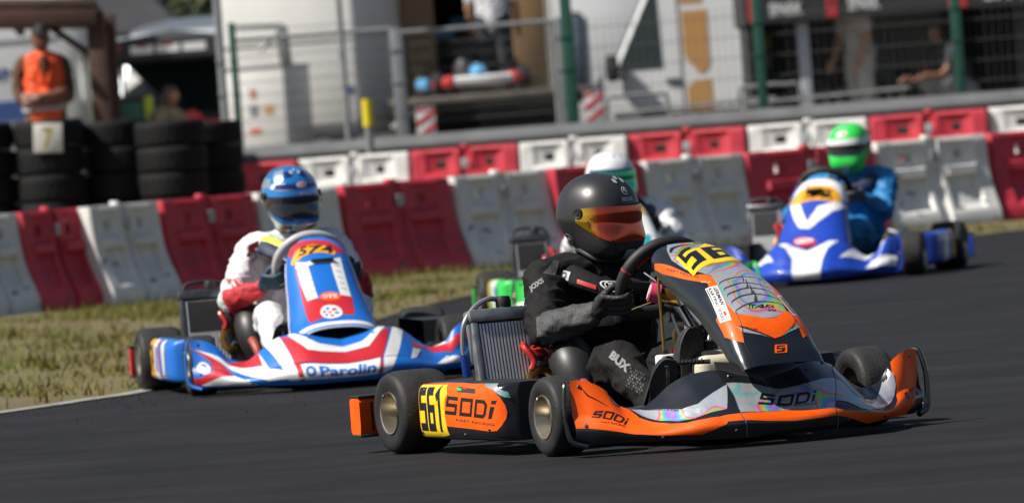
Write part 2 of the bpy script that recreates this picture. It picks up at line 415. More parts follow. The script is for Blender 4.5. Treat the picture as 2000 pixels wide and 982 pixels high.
# ---- water-filled barriers
m_bred = mat('barrier_red', (.52, .034, .055), .5, var=.22, vs=5, bump=.1, bs=14, tint=(.36, .024, .04))
m_bwht = mat('barrier_white', (.70, .70, .68), .5, var=.08, vs=5, bump=.1, bs=14, tint=(.55, .54, .52))
m_scuff = mat('black_scuff', (.12, .11, .11), .7, var=.4, vs=12)
m_bredd = m_bred
def barrier_mesh(m, L, name):
    H_ = .70
    def half(z):
        return interp([0, .10, .14, .36, .44, .70], [.27, .265, .245, .135, .115, .085], z)
    xs = [0, .015, .05]; feats = []
    for c in (.27, .73):
        c *= L; feats.append(c)
        xs += [c-.135, c-.115, c-.045, c-.035, c+.035, c+.045, c+.115, c+.135]
    xs += [L/2-.05, L/2-.035, L/2+.035, L/2+.05, L-.05, L-.015, L]; xs = sorted(xs)
    zs = [0, .04, .12, .15, .18, .28, .36, .40, .415, .44, .475, .49, .52, .53, .60, .61, .655, .675, .70]
    def dep(x, z):
        d = half(z)
        for c in feats:
            a = abs(x-c)
            if .175 < z < .405 and a < .12: d -= .035
            if .41 < z < .48 and a < .12: d += .03
            if .485 < z < .66 and a < .12: d -= .012 if a > .05 else .03
        if abs(x-L/2) < .04 and z < .69: d -= .03
        if x < .01 or x > L-.01: d -= .02
        if z > .69: d -= .012
        return max(.03, d)
    nx, nz = len(xs), len(zs); b = MB(); V = []; F = []
    for s in (-1, 1):
        for x in xs:
            for z in zs: V.append((x, s*dep(x, z), z))
    def id_(s, i, j): return (0 if s < 0 else nx*nz)+i*nz+j
    def hole(i, j):
        xm = (xs[i]+xs[i+1])/2; zm = (zs[j]+zs[j+1])/2
        return any(abs(xm-c) < .04 for c in feats) and .525 < zm < .605
    for i in range(nx-1):
        for j in range(nz-1):
            if hole(i, j):
                for (i2, j2, e) in ((i-1, j, ((i, j), (i, j+1))), (i+1, j, ((i+1, j+1), (i+1, j))), (i, j-1, ((i+1, j), (i, j))), (i, j+1, ((i, j+1), (i+1, j+1)))):
                    if not hole(i2, j2): (p, q) = e; F.append([id_(-1, *p), id_(-1, *q), id_(1, *q), id_(1, *p)])
                continue
            F.append([id_(-1, i, j), id_(-1, i+1, j), id_(-1, i+1, j+1), id_(-1, i, j+1)])
            F.append([id_(1, i, j), id_(1, i, j+1), id_(1, i+1, j+1), id_(1, i+1, j)])
    for i in range(nx-1):
        F.append([id_(-1, i, nz-1), id_(-1, i+1, nz-1), id_(1, i+1, nz-1), id_(1, i, nz-1)]); F.append([id_(-1, i, 0), id_(1, i, 0), id_(1, i+1, 0), id_(-1, i+1, 0)])
    for j in range(nz-1):
        F.append([id_(-1, 0, j), id_(-1, 0, j+1), id_(1, 0, j+1), id_(1, 0, j)]); F.append([id_(-1, nx-1, j), id_(1, nx-1, j), id_(1, nx-1, j+1), id_(-1, nx-1, j+1)])
    b.add(V, F, m)
    rr = random.Random(len(name)+(1 if m is m_bred else 2))
    def SF(x, z): return (x, -dep(x, z), z)
    for k in range(7):
        x = rr.uniform(.06, L-.06); z = rr.uniform(.03, .34); w_ = rr.uniform(.02, .11); h_ = rr.uniform(.004, .018); sk = rr.uniform(-.03, .03)
        b.decal(SF, [[(x-w_/2, z), (x, z+sk*.4-h_*.4), (x+w_/2, z+sk), (x+w_*.3, z+sk+h_), (x-w_*.2, z+h_*1.1)]], m_scuff, .002, .03, .03, (L/2, 0, .3))
    o = b.build(name, angle=30); return o
_proto = {}
def barrier(x0, y0, x1, y1, z, red, label, group):
    L0 = .93; k = red
    if k not in _proto:
        me = barrier_mesh(m_bred if red else m_bwht, L0, 'water_barrier')
        c = MB(); c.lathe([(0, .03), (.035, .03), (.04, .02), (.04, 0), (.036, 0)], m_bred if red else m_bwht, Matrix.Translation((L0/2, 0, .695)), 16); cc = c.build('filler_cap', me)
        p = MB(); p.box((L0/2, -.115, .565), (.062, .012, .085), m_plate, .004); p.build('reflector', me)
        _proto[k] = me; o = me
    else: o = copy_tree(_proto[k])
    L = math.hypot(x1-x0, y1-y0); o.location = (x0, y0, z); o.rotation_euler = (0, 0, math.atan2(y1-y0, x1-x0)); o.scale = (L/L0, 1, 1)
    tag(o, label, 'barrier', group); return o
m_plate = mat('grey_reflector', (.34, .36, .39), .4, var=.1, vs=10)
FR = lambda x: 48.5+.78*x-.035*x*x
fx = [-4.3, -3.82, -3.4, -2.96, -2.48, -1.83, -1.24, -.45, .28, .96, 1.74, 2.75, 3.65, 4.6]
cols = [1, 0, 1, 0, 1, 0, 1, 0, 1, 0, 1, 0, 1]
names = ['red barrier wholly at the far left of the front row', 'white barrier cut off by the left edge of the photo', 'red barrier leftmost in the front row, below the first tyre stack', 'white barrier in shade with tufts of grass at its foot, below the tyre stacks', 'dark red barrier immediately left of the blue helmeted driver',
         'white barrier half hidden behind the blue helmet', 'red barrier just right of the blue helmeted driver', 'white barrier between the blue and the black helmets', 'red barrier hidden in part by the black helmet and the white helmet', 'white barrier right of the white helmeted driver', 'red barrier immediately left of the green helmet', 'white barrier immediately right of the green helmet', 'red barrier at the right end of the front row']
random.seed(5)
for i in range(len(cols)):
    a, b = fx[i], fx[i+1]; j = random.uniform(-.07, .07)
    barrier(a+.012, FR(a)+j, b-.012, FR(b)+random.uniform(-.06, .06), gh(a, FR(a))-.0, cols[i] == 1, names[i], 'front row of red and white water barriers')
bx = [-2.91, -1.78, -.80, .13, 1.07, 2.09, 3.13, 4.14, 5.18]
BK = lambda x: 57.3-.13*x
bnames = ['red barrier in the back row beside the black tyre wall', 'white barrier in the back row above the blue helmet', 'red barrier in the back row under the guardrail and left of the black helmet', 'white barrier in the back row behind the white helmet', 'sunlit red barrier in the back row below the white van', 'white barrier in the back row left of the green helmet', 'sunlit red barrier in the back row right of the green helmet', 'white barrier at the right end of the back row']
for i in range(8):
    j = random.uniform(-.06, .06)
    barrier(bx[i]+.01, BK(bx[i])+j, bx[i+1]-.01, BK(bx[i+1])+j*.4, .17, i % 2 == 0, bnames[i], 'back row of red and white water barriers')

# ---- tyre wall
m_oldt = mat('old_tyre', (.006, .006, .007), .75, var=.4, vs=9, bump=.2, bs=60, spec=.25)
def wall_tyre(w, rad=.285):
    a = w/2; b = MB(); pr = [(rad*.55, -a*.9), (rad*.64, -a*.99), (rad*.88, -a), (rad*.955, -a*.95), (rad*.99, -a*.86), (rad, -a*.6), (rad, a*.6), (rad*.99, a*.86), (rad*.955, a*.95), (rad*.88, a), (rad*.64, a*.99), (rad*.55, a*.9), (rad*.5, 0), (rad*.55, -a*.9)]
    b.lathe(pr, m_oldt, None, 40)
    for k in range(28):
        an = 2*math.pi*k/28; b.box((rad*.996*math.cos(an), rad*.996*math.sin(an), a*.28), (.010, .022, a*.5), m_oldt, 0, (0, 0, an)); b.box((rad*.996*math.cos(an+.1), rad*.996*math.sin(an+.1), -a*.28), (.010, .022, a*.5), m_oldt, 0, (0, 0, an))
    return b.build('tyre')
T0 = None
stacks = [(-4.25, 54.0, .222, 'leftmost stack, cut by the photo edge'), (-3.68, 53.95, .221, 'stack carrying the white number plate'), (-3.16, 54.25, .214, 'stack right of the white number plate'), (-2.70, 54.0, .208, 'fourth stack from the left'), (-2.43, 54.6, .203, 'rightmost stack, set back')]
lv = ['bottom', 'second from bottom', 'third from bottom', 'third from top', 'second from top', 'top']
for si, (x, y, w, d) in enumerate(stacks):
    for k in range(6):
        if T0 is None: T0 = wall_tyre(1.); o = T0
        else: o = T0.copy(); COL.objects.link(o)
        o.location = (x+random.gauss(0, .008), y+random.gauss(0, .012), .03+w*(k+.5)); o.scale = (1, 1, w*.995); o.rotation_euler = (0, 0, random.uniform(0, 6))
        tag(o, 'worn black tyre, %s in the %s' % (lv[k], d), 'tyre', 'tyres of the tyre wall')
# number plate on the second stack
p = MB(); p.box((0, 0, 0), (.235, .012, .235), mat('plate_white', (.62, .61, .56), .6, var=.15, vs=9), .004); flat_text(p, '7', (-.045, -.0075, -.085), (.085, 0, 0), (0, 0, .17), mat('plate_ochre', (.45, .32, .05), .6), .03)
pl = p.build('number_plate', loc=(-3.66, 53.655, 1.21), rot=(R(3), R(3), 0)); tag(pl, 'small white plate with an ochre 7 fixed to the tyre wall', 'sign')

# ---- guardrail
m_galv = mat('galvanised_steel', (.27, .28, .29), .5, .55, var=.18, vs=3)
m_rail = mat('dull_rail_steel', (.15, .155, .16), .6, .35, var=.2, vs=3)
m_galvd = mat('weathered_galvanised', (.24, .245, .25), .6, .4, var=.2, vs=4)
gr = empty('guardrail', (0, 59, .3), 0, 'long grey steel guardrail behind the back row of barriers', 'guardrail')
b = MB(); pr = [(0, 1.00), (-.015, .995), (-.03, .97), (-.08, .935), (-.085, .905), (-.03, .865), (-.02, .845), (-.03, .825), (-.08, .785), (-.085, .755), (-.03, .715), (-.015, .695), (0, .69)]
xs = lins(-3.2, 8, 40)
b.grid(lambda x, k: (x, pr[int(k)][0], pr[int(k)][1]-.3-.0*x), xs, list(range(len(pr))), m_rail, thick=.004)
b.build('rail', gr, angle=60)
for x in (-3, -1.0, 1.0, 3.0, 5.0, 7.0):
    q = MB(); q.box((x, .06, .33), (.06, .10, .70), m_galvd, .006); q.build('post', gr)
mk = empty('marker_post', (-1.175, 58.55, .25), 0, 'slim grey marker post with a bright yellow cap in front of the guardrail', 'marker post')
q = MB(); q.tube([(0, 0, 0), (0, 0, .88)], .035, m_galvd, 12); q.build('post', mk); q = MB(); q.tube([(0, 0, .86), (0, 0, 1.10)], [.046, .044], mat('yellow_cap', (.70, .55, .01), .5), 12); q.build('cap', mk)

# ---- paddock fence
m_gpost = mat('green_post', (.008, .07, .045), .5, coat=.2, var=.2, vs=6)
m_wire = mat('fence_wire', (.09, .10, .10), .6, .3)
def fence_panel(x0, x1, z0, z1, label, wires_green=False):
    e = empty('mesh_fence', (x0, 62, z0), 0, label, 'fence', 'mesh fence panels along the paddock'); L = x1-x0; H_ = z1-z0
    f = MB(); rr = .021
    f.tube([(.02, 0, .05), (.02, 0, H_)], rr, m_galv, 8); f.tube([(L-.02, 0, .05), (L-.02, 0, H_)], rr, m_galv, 8); f.tube([(.02, 0, H_), (L-.02, 0, H_)], rr, m_galv, 8); f.tube([(.02, 0, .1), (L-.02, 0, .1)], rr, m_galv, 8); f.build('frame', e)
    w = MB(); k = 1; hm = m_wire
    while k*.12 < H_: w.tube([(.02, -.0, k*.12+.1), (L-.02, -.0, k*.12+.1)], .003 if k % 2 else .004, hm, 5); k += 1
    for j in range(1, int(L/.06)): w.tube([(j*.06, .006, .08), (j*.06, .006, H_)], .0022, hm, 4)
    w.build('mesh', e); return e
fence_panel(-2.46, -.93, .3, 2.00, 'tall silver mesh fence panel in front of the white trailer'); fence_panel(-.90, .55, .3, 1.96, 'tall silver mesh fence panel in front of the open lorry')
def post(x, y, z0, z1, r, m, label, square=False, nm='fence_post'):
    b = MB()
    if square: b.box((0, 0, (z1-z0)/2), (r*2, r*2, z1-z0), m, .005); b.box((0, 0, z1-z0+.006), (r*2.1, r*2.1, .012), m, .003)
    else: b.tube([(0, 0, 0), (0, 0, z1-z0)], r, m, 14); b.tube([(0, 0, z1-z0), (0, 0, z1-z0+.015)], r*1.1, m, 14)
    b.tube([(0, -r*1.2, .9), (0, r*1.2, .9)], r*.3, m, 8)
    for zc in (1.2, 1.5): b.box((0, 0, zc), (r*2.3, r*2.3, .03), m, .003)
    o = b.build(nm, loc=(x, y, z0)); tag(o, label, 'post'); return o
post(-2.535, 61.2, .3, 3.4, .038, m_galv, 'tall silver pole rising past the top of the photo beside the green post', nm='pole')
post(-2.44, 61.8, .3, 2.15, .032, m_gpost, 'dark green post right beside the tall silver pole', True)
post(-1.43, 61.7, .3, 3.4, .028, m_galv, 'thin silver pole in front of the white box trailer', nm='pole')
post(-.93, 61.85, .3, 2.0, .055, m_galv, 'thick grey fence post at the left edge of the open lorry', True)
post(.585, 61.9, .3, 1.97, .035, m_galv, 'grey end post beside the green post near the open lorry', True); post(.66, 61.75, .3, 2.35, .055, m_gpost, 'thick dark green post between the open lorry and the white van', True)
post(2.43, 61.8, .3, 2.3, .045, m_gpost, 'green post in front of the left end of the black tent', True); post(4.27, 61.8, .3, 2.3, .045, m_gpost, 'green post beside the crouching mechanic in black', True)
def wire_mesh(x0, x1, label):
    e = MB()
    for k in range(1, 9): e.tube([(0, 0, k*.19), (x1-x0, 0, k*.19)], .0035, m_wire, 5); e.tube([(0, .014, k*.19), (x1-x0, .014, k*.19)], .0035, m_wire, 5)
    for j in range(int((x1-x0)/.07)): e.tube([(j*.07, .007, .05), (j*.07, .007, 1.62)], .0022, m_wire, 4)
    o = e.build('fence_mesh', loc=(x0, 61.8, .35)); tag(o, label, 'fence', 'mesh fence panels along the paddock')
wire_mesh(.72, 2.38, 'double wire mesh strung in front of the white van'); wire_mesh(2.48, 4.22, 'double wire mesh strung in front of the black tent'); wire_mesh(4.32, 6.2, 'double wire mesh right of the crouching mechanic')
# low tubular barrier in front of the van
lb = empty('crowd_barrier', (1.0, 63, .35), 0, 'low curved tubular steel barrier in front of the white van', 'barrier'); q = MB()
q.tube([(0, 0, .0), (.0, 0, .78), (.10, 0, .86), (.46, 0, .86), (.58, 0, .78), (.60, 0, 0)], .02, m_galvd, 8, smooth=3); q.build('hoop', lb); q = MB(); q.tube([(.05, 0, .70), (1.6, 0, .74)], .018, m_galvd, 8)
for k in range(8): q.tube([(.7+k*.12, 0, .1), (.7+k*.12, 0, .73)], .008, m_galvd, 6)
q.build('rail', lb)
lb2 = copy_tree(lb); lb2.location = (2.25, 62.9, .35); tag(lb2, 'low tubular steel barrier in front of the black tent', 'barrier')
m_alu = mat('cast_aluminium', (.38, .38, .38), .42, .85, var=.25, vs=30)
m_steel = mat('dark_steel', (.1, .1, .11), .4, .85, var=.3, vs=20)
m_tyre = mat('tyre_rubber', (.016, .016, .017), .62, var=.35, vs=14, bump=.15, bs=90, spec=.35)
m_redpl = mat('red_plastic', (.45, .02, .015), .35, coat=.3)
m_white = mat('white_vinyl', (.72, .72, .72), .4, coat=.3, var=.05, vs=6)
m_yellow = mat('race_number_yellow', (.80, .55, .015), .4, coat=.3, var=.05, vs=7)
m_seat = mat('black_fibreglass', (.018, .018, .02), .45, var=.2, vs=10)
# ------------------------------------------------------------------ paddock buildings, vehicles and trees
m_wood = mat('brown_timber', (.075, .035, .022), .75, var=.3, vs=5, bump=.3, bs=30, stretch=(1, 1, 8))
m_roofu = mat('roof_boards', (.10, .06, .04), .8, var=.3, vs=4, bump=.3, bs=20, stretch=(1, 6, 1))
m_wpaint = mat('white_vehicle_paint', (.72, .73, .74), .35, coat=.5, var=.05, vs=2)
m_wpaint2 = mat('white_trailer_panel', (.68, .67, .64), .5, var=.07, vs=1.5)
m_glass = mat('vehicle_glass', (.02, .035, .04), .08, coat=1.)
m_rub = mat('black_trim', (.02, .02, .022), .6)
m_ply = mat('plywood_lining', (.30, .19, .085), .65, var=.25, vs=3, stretch=(1, 1, .3))
m_inside = mat('dark_interior', (.03, .028, .026), .8)
m_tent = mat('black_tent_fabric', (.018, .019, .022), .75, var=.2, vs=4, bump=.2, bs=10)
m_tentg = mat('grey_tent_wall', (.26, .27, .28), .8, var=.12, vs=2)
m_tan = mat('tan_marking', (.50, .27, .09), .5)
m_txtw = mat('white_print', (.70, .71, .72), .5)
m_txtb = mat('blue_print', (.03, .07, .22), .5)
m_warnr = mat('warning_red', (.48, .03, .03), .5)
m_wheelr = mat('vehicle_tyre', (.02, .02, .02), .8)
m_whr = mat('wheel_cover', (.35, .35, .36), .4, .7)
def veh_wheel(parent, x, y, z, r, w):
    e = MB(); M = Matrix.Translation((x, y, z)) @ Matrix.Rotation(R(90), 4, 'X')
    e.lathe([(r*.55, -w/2), (r*.9, -w/2), (r, -w*.35), (r, w*.35), (r*.9, w/2), (r*.55, w/2)], m_wheelr, M, 24); o = e.build('wheel', parent)
    e = MB(); e.lathe([(0, w*.3), (r*.2, w*.36), (r*.5, w*.3), (r*.56, w*.45), (r*.56, -w*.45), (0, -w*.3)], m_whr, M, 20); e.build('rim', o)
# marshal's shelter
h = empty('marshal_shelter', (-4.2, 57.1, .33), 0, 'brown timber shelter with a low roof above the marshal', 'shelter')
b = MB(); b.box((.0, .6, 1.98), (1.62, 1.9, .07), m_roofu, .006, (R(-5), R(4), 0)); b.box((.02, -.33, 1.93), (1.60, .05, .15), m_wood, .008, (0, R(4), 0)); b.box((.74, .55, 1.92), (.05, 1.75, .14), m_wood, .006, (R(-5), 0, 0))
for k in range(5): b.box((-.6+k*.32, .6, 1.92), (.06, 1.8, .08), m_wood, .004, (R(-5), 0, 0))
b.build('roof', h)
for x, y in ((.80, -.22), (.80, 1.4), (-.75, 1.4), (-.75, -.22)):
    q = MB(); q.box((x, y, .96), (.15, .15, 1.94), m_wood, .01); q.build('post', h)
q = MB(); q.tube([(.76, -.24, 1.55), (.30, -.26, 1.92)], .035, m_wood, 6); q.build('brace', h)
# white truck behind the marshal
tk = empty('box_truck', (-6.2, 76, .35), 0, 'white box truck with a blue band and lettering behind the marshal', 'truck')
b = MB(); b.box((.0, 0, 1.75), (2.9, 6, 2.5), m_wpaint, .04); b.build('box', tk)
b = MB(); b.box((0, -3.008, 1.22), (2.88, .012, .22), m_txtb); flat_text(b, 'RACING', (.10, -3.012, 1.56), (1.1, 0, 0), (0, 0, .14), m_txtb, .02); b.box((0, -3.006, 1.98), (2.9, .01, .04), m_galvd); b.build('side_print', tk)
for x in (-.9, .9): veh_wheel(tk, x, -2.7, .42, .42, .28)
# far-left silver van
def van_body(name, loc, rz, label, paint, tan=False):
    v = empty(name, loc, rz, label, 'van')
    L, H_, Wd = 5.3, 2.45, 1.95
    prof = [(0, .30), (0, .80), (.06, 1.0), (.22, 1.16), (.34, 1.24), (.78, 2.1), (1.0, 2.36), (1.5, 2.48), (L-.1, 2.46), (L, 2.3), (L, .30)]
    b = MB(); b.prism(prof, lambda x, z: (x, -Wd/2, z), lambda x, z: (x, Wd/2, z), paint); o = b.build('body', v, smooth=False)
    bv = o.modifiers.new('b', 'BEVEL'); bv.width = .06; bv.segments = 3; bv.limit_method = 'ANGLE'; bv.angle_limit = R(30)
    for s in (-1, 1):
        g = MB(); sp = [(.36, 1.16), (.46, 1.36), (.78, 2.0), (.86, 2.0), (.88, 1.16)]
        g.prism(sp, lambda x, z: (x, s*(Wd/2+.004), z), lambda x, z: (x, s*(Wd/2-.02), z), m_glass); g.build('side_window', v, smooth=False)
        g = MB(); g.box((.32, s*(Wd/2+.16), 1.20), (.14, .22, .30), m_rub, .04); g.box((.42, s*(Wd/2+.06), 1.10), (.06, .14, .06), m_rub, .01); g.build('wing_mirror', v)
        g = MB(); g.box((1.08, s*(Wd/2+.003), 1.2), (.015, .01, 1.5), m_rub); g.box((3.45, s*(Wd/2+.003), 1.3), (.015, .01, 1.7), m_rub); g.box((2.6, s*(Wd/2+.003), .62), (4.6, .02, .10), m_rub, .005); g.box((.98, s*(Wd/2+.014), 1.02), (.16, .03, .04), m_rub, .008); g.box((3.4, s*(Wd/2+.004), 2.26), (3.4, .012, .03), m_galvd); g.build('door_seams', v)
        g = MB(); g.box((.16, s*(Wd/2-.28), .88), (.22, .34, .24), m_alu, .05); g.build('headlight', v)
        for x in (.85, 4.2): veh_wheel(v, x, s*(Wd/2-.12), .34, .34, .22)
    g = MB(); y0 = Wd/2-.12
    g.add([(.38, -y0, 1.32), (.38, y0, 1.32), (.76, y0-.06, 2.06), (.76, -y0+.06, 2.06)], [[0, 1, 2, 3]], m_glass, Matrix.Translation((-.015, 0, .015))); g.build('windscreen', v)
    g = MB(); g.box((-.02, 0, .5), (.10, Wd-.1, .26), m_rub, .04); g.box((.02, 0, .82), (.06, 1.0, .16), m_rub, .02); g.build('front_bumper', v)
    if tan:
        g = MB(); y = -Wd/2-.006
        for P in ([(1.12, 1.28), (1.12, 1.78), (1.40, 1.78), (1.40, 1.16), (1.34, 1.08), (1.27, 1.08)], [(1.13, .58), (1.13, .92), (1.22, 1.0), (1.40, 1.01), (1.40, .58)], [(1.11, 1.86), (1.11, 2.1), (1.36, 2.1), (1.36, 1.86)]): g.prism(P, lambda a, c: (a, y, c), lambda a, c: (a, y+.004, c), m_tan)
        g.build('tan_panel', v, smooth=False)
    return v
van_body('van', (1.02, 75.05, .35), R(-4), 'white panel van with tan markings on its side, nose towards the lorry', m_wpaint, True)
van_body('van', (-4.0, 78.6, .1), R(62), 'silver grey van under the dark awnings, windscreen facing the track', mat('silver_van', (.20, .22, .24), .35, .5, coat=.4))
# small trailer and large trailer
bt = empty('box_trailer', (-1.93, 73.7, .35), R(-13), 'tall white box trailer with a small blue sticker, behind the mesh fence', 'trailer')
b = MB(); b.box((.0, 0, 1.85), (1.54, 3, 2.35), m_wpaint2, .03); b.build('box', bt)
b = MB(); b.box((.76, -1.505, 1.85), (.05, .03, 2.35), m_galv, .005); b.box((0, -1.505, .70), (1.54, .03, .07), m_galv, .005); b.box((0, -1.503, 1.72), (1.6, .012, .02), m_galv); b.build('trim', bt)
b = MB(); b.box((.68, -1.508, 1.17), (.06, .006, .09), m_txtb); b.build('sticker', bt)
for x in (-.4, .5): veh_wheel(bt, x, -1.3, .34, .34, .2)
ct = empty('small_trailer', (-2.48, 71.4, .35), R(-13), 'low white trailer with coloured stickers in front of the tall box trailer', 'trailer')
b = MB(); b.box((0, 0, .98), (.66, 1.1, .98), m_wpaint2, .02); b.box((0, 0, 1.475), (.68, 1.12, .03), m_galv, .005); b.build('box', ct)
for x, z, w_, h_, m in ((-.22, 1.05, .05, .14, m_warnr), (-.02, 1.02, .09, .12, m_galvd), (-.02, 1.2, .07, .10, mat('pale_red', (.5, .2, .17), .6)), (.14, 1.02, .10, .10, m_tan), (-.02, .80, .12, .06, mat('orange_sticker', (.6, .15, .04), .5))):
    b = MB(); b.box((x, -.553, z), (w_, .006, h_), m); b.build('sticker', ct)
for x in (-.25, .25): veh_wheel(ct, x, -.42, .30, .30, .18)
aw = empty('folded_awning', (-2.36, 70.9, 1.7), 0, 'grey folded awning arm hanging above the low white trailer', 'awning')
b = MB(); b.box((-.18, 0, .56), (.58, .06, .05), m_galvd, .01, (0, R(2), 0)); b.build('rail', aw); b = MB(); b.box((.10, -.02, .34), (.13, .05, .42), m_galvd, .01, (0, R(-4), 0)); b.tube([(-.16, -.02, .30), (.06, -.02, .5)], .03, m_galvd, 6); b.build('bracket', aw)
# open lorry
lo = empty('open_lorry', (-.28, 74.4, .35), 0, 'lorry with its open back showing plywood doors and dark load space', 'lorry')
b = MB(); b.box((-.90, 2, 1.75), (.06, 5, 2.3), m_wpaint, .01); b.box((.92, 2, 1.75), (.06, 5, 2.3), m_wpaint, .01); b.box((0, 2, 2.92), (1.88, 5, .05), m_wpaint, .01); b.box((0, 4.5, 1.75), (1.8, .05, 2.3), m_inside); b.box((0, 2, .78), (1.78, 4.9, .10), m_inside, .01); b.box((0, 2, .55), (1.5, 4.6, .2), m_rub, .02); b.build('body', lo)
for s, w_ in ((-1, .50), (1, .42)):
    b = MB(); b.box((s*(.89-w_/2), -.34, 1.80), (w_, .04, 2.15), m_ply, .01, (0, 0, R(s*10))); b.tube([(s*.86, -.40, .8), (s*.86, -.40, 2.8)], .02, m_galvd, 8); b.build('door', lo)
b = MB(); b.box((.18, -2.4, .985), (2.15, 3.6, .07), mat('tail_lift_deck', (.15, .13, .11), .7, var=.3, vs=5), .01); b.box((.2, -4.0, .90), (2.15, .05, .10), m_rub, .01); b.build('tail_lift', lo)
for x in (-.55, .45, ): veh_wheel(lo, x, .8, .42, .42, .3)
b = MB(); b.tube([(-.88, -4.1, .72), (-.58, -4.1, .93)], .035, m_galv, 8); b.build('strut', lo)
def stripes(x, y, z, label):
    e = empty('warning_board', (x, y, z), 0, label, 'warning board', 'striped warning boards under the tail lift'); q = MB(); q.box((0, 0, .16), (.2, .02, .36), m_txtw, .004); q.build('board', e)
    s = MB()
    for k in range(3):
        z0 = -.02+k*.15; pts = [(-.098, max(0, z0)), (.098, z0+.13), (.098, z0+.20), (-.098, z0+.07)]; pts = [(a, min(.335, max(-.015, c))) for a, c in pts]; s.prism(pts, lambda a, c: (a, -.014, c), lambda a, c: (a, -.0105, c), m_warnr)
    s.build('stripe', e, smooth=False)
stripes(-.80, 70.2, .93, 'red and white striped board under the left end of the tail lift'); stripes(.98, 70.2, .96, 'red and white striped board under the right end of the tail lift')
m_kblue = mat('sky_blue_plastic', (.10, .35, .62), .4, coat=.3)
def small_kart(loc, rz, label, c1, c2, c3):
    e = empty('stored_kart', loc, rz, label, 'racing kart'); b = MB()
    b.tube([(-.5, -.1, .12), (-.32, -.28, .15)], [.05, .075], c1, 10); b.tube([(-.32, -.28, .15), (.0, -.34, .14), (.30, -.28, .15)], [.05, .06, .05], c3, 10, smooth=3); b.tube([(.30, -.28, .15), (.5, -.1, .13)], [.08, .06], c1, 10); b.build('front_bumper', e)
    b = MB(); b.tube([(0, -.15, .17), (0, 0, .24), (0, .12, .27)], [.09, .09, .05], c2, 12, smooth=3); b.build('front_panel', e)
    for s in (-1, 1):
        b = MB(); b.tube([(s*.5, .1, .13), (s*.52, .5, .14)], [.06, .07], c2, 10); b.build('sidepod', e)
        for y in (-.1, .75):
            b = MB(); b.lathe([(.06, -.06), (.11, -.065), (.128, -.03), (.128, .03), (.11, .065), (.06, .06)], m_tyre, Matrix.Translation((s*.46, y, .13)) @ Matrix.Rotation(R(90), 4, 'Y'), 20); b.build('wheel', e)
    b = MB(); b.tube([(-.3, .0, .07), (-.3, .8, .08), (.3, .8, .08), (.3, 0, .07)], .02, m_steel, 8); b.tube([(0, .3, .1), (0, .6, .18), (0, .7, .36)], [.12, .15, .10], m_seat, 12, smooth=2); b.build('chassis_frame', e)
small_kart((-.22, 71.0, 1.37), R(12), 'kart with red bumpers and a pale nose parked on the tail lift', m_redpl, m_kblue, m_white)
small_kart((-.38, 75.6, 1.95), R(90), 'red and yellow kart stored on a rack inside the lorry', m_redpl, m_kblue, m_yellow)
rk = empty('storage_rack', (-.25, 75.7, 1.23), 0, 'dark metal rack carrying a kart inside the lorry', 'rack'); b = MB(); b.box((0, 0, .68), (1.1, 1.3, .05), m_steel, .005)
for x in (-.5, .5):
    for y in (-.55, .55): b.tube([(x, y, 0), (x, y, .68)], .02, m_steel, 6)
b.build('shelf', rk)
# caravan between the lorry and the van
cv = empty('caravan', (1.35, 80.5, .35), 0, 'white caravan with a grey blue window between the lorry and the white van', 'caravan'); b = MB(); b.box((0, 1, 1.45), (1.5, 2.2, 2.3), m_wpaint, .12); b.build('body', cv)
b = MB(); b.box((-.42, -.105, 1.45), (.22, .02, 1.0), m_rub, .03); b.box((-.42, -.118, 1.45), (.18, .01, .94), mat('grey_blue_window', (.13, .16, .21), .15, coat=.6), .004); b.build('window', cv)
b = MB(); b.box((0, -.11, .5), (1.4, .02, .05), m_txtb); b.build('stripe', cv)
for x in (-.5, .5): veh_wheel(cv, x, .3, .3, .3, .2)
# race tent
m_tleg = mat('pale_tent_leg', (.42, .44, .47), .5, .2)
tn = empty('race_tent', (4.4, 70.5, .35), 0, 'black race awning with white lettering and red blocks on its valance', 'tent')
b = MB(); b.box((.2, 0, 1.77), (3.9, .03, .48), m_tent, .004); b.box((-1.75, 1.5, 1.77), (.03, 3, .48), m_tent, .004); b.add([(-1.77, 0, 1.95), (2.2, 0, 1.95), (2.2, 2.5, 1.95), (-1.77, 2.5, 1.95), (-.2, 1.5, 2.6), (1.2, 1.5, 2.6)], [[0, 1, 5, 4], [1, 2, 5], [2, 3, 4, 5], [3, 0, 4]], m_tent); b.build('canopy', tn, smooth=False)
for x, w_ in ((-1.50, .36), (-.66, .34), (.78, .78)): b = MB(); flat_text(b, 'SPARK', (x, -.019, 1.60), (w_, 0, 0), (0, 0, .14), m_txtw, .03); b.build('lettering', tn)
for x in (-1.66, -.83, .50, 1.72):
    b = MB(); b.box((x, -.018, 1.69), (.12 if x < 0 else .2, .008, .28), m_warnr); b.box((x, -.0235, 1.70), (.05, .003, .05), m_tent); b.build('red_block', tn)
for x, y in ((-1.15, .2), (1.75, .2), (-1.7, 2.4), (2.1, 2.4)):
    b = MB(); b.box((x, y, .76), (.12, .09, 1.5), m_tleg, .01); b.build('leg', tn)
b = MB(); b.box((-1.0, 2.45, 1.0), (1.5, .03, 2.0), m_tent); b.box((.22, 2.47, 1.0), (.95, .03, 2.0), m_tentg); b.box((1.46, 2.45, 1.0), (1.55, .03, 2.0), m_tent); b.box((-1.72, 1.4, 1.0), (.03, 2.1, 2.0), m_tent)
for z in (.5, .9, 1.3): b.box((.22, 2.45, z), (.95, .02, .015), m_galvd)
b.build('back_wall', tn); b = MB(); b.box((1.55, 1.3, .9), (.03, 2.2, 1.8), mat('dark_grey_sheet', (.06, .062, .068), .8)); b.box((1.35, .5, .9), (.45, .03, 1.75), mat('charcoal_curtain', (.05, .05, .056), .8)); b.build('side_wall', tn)
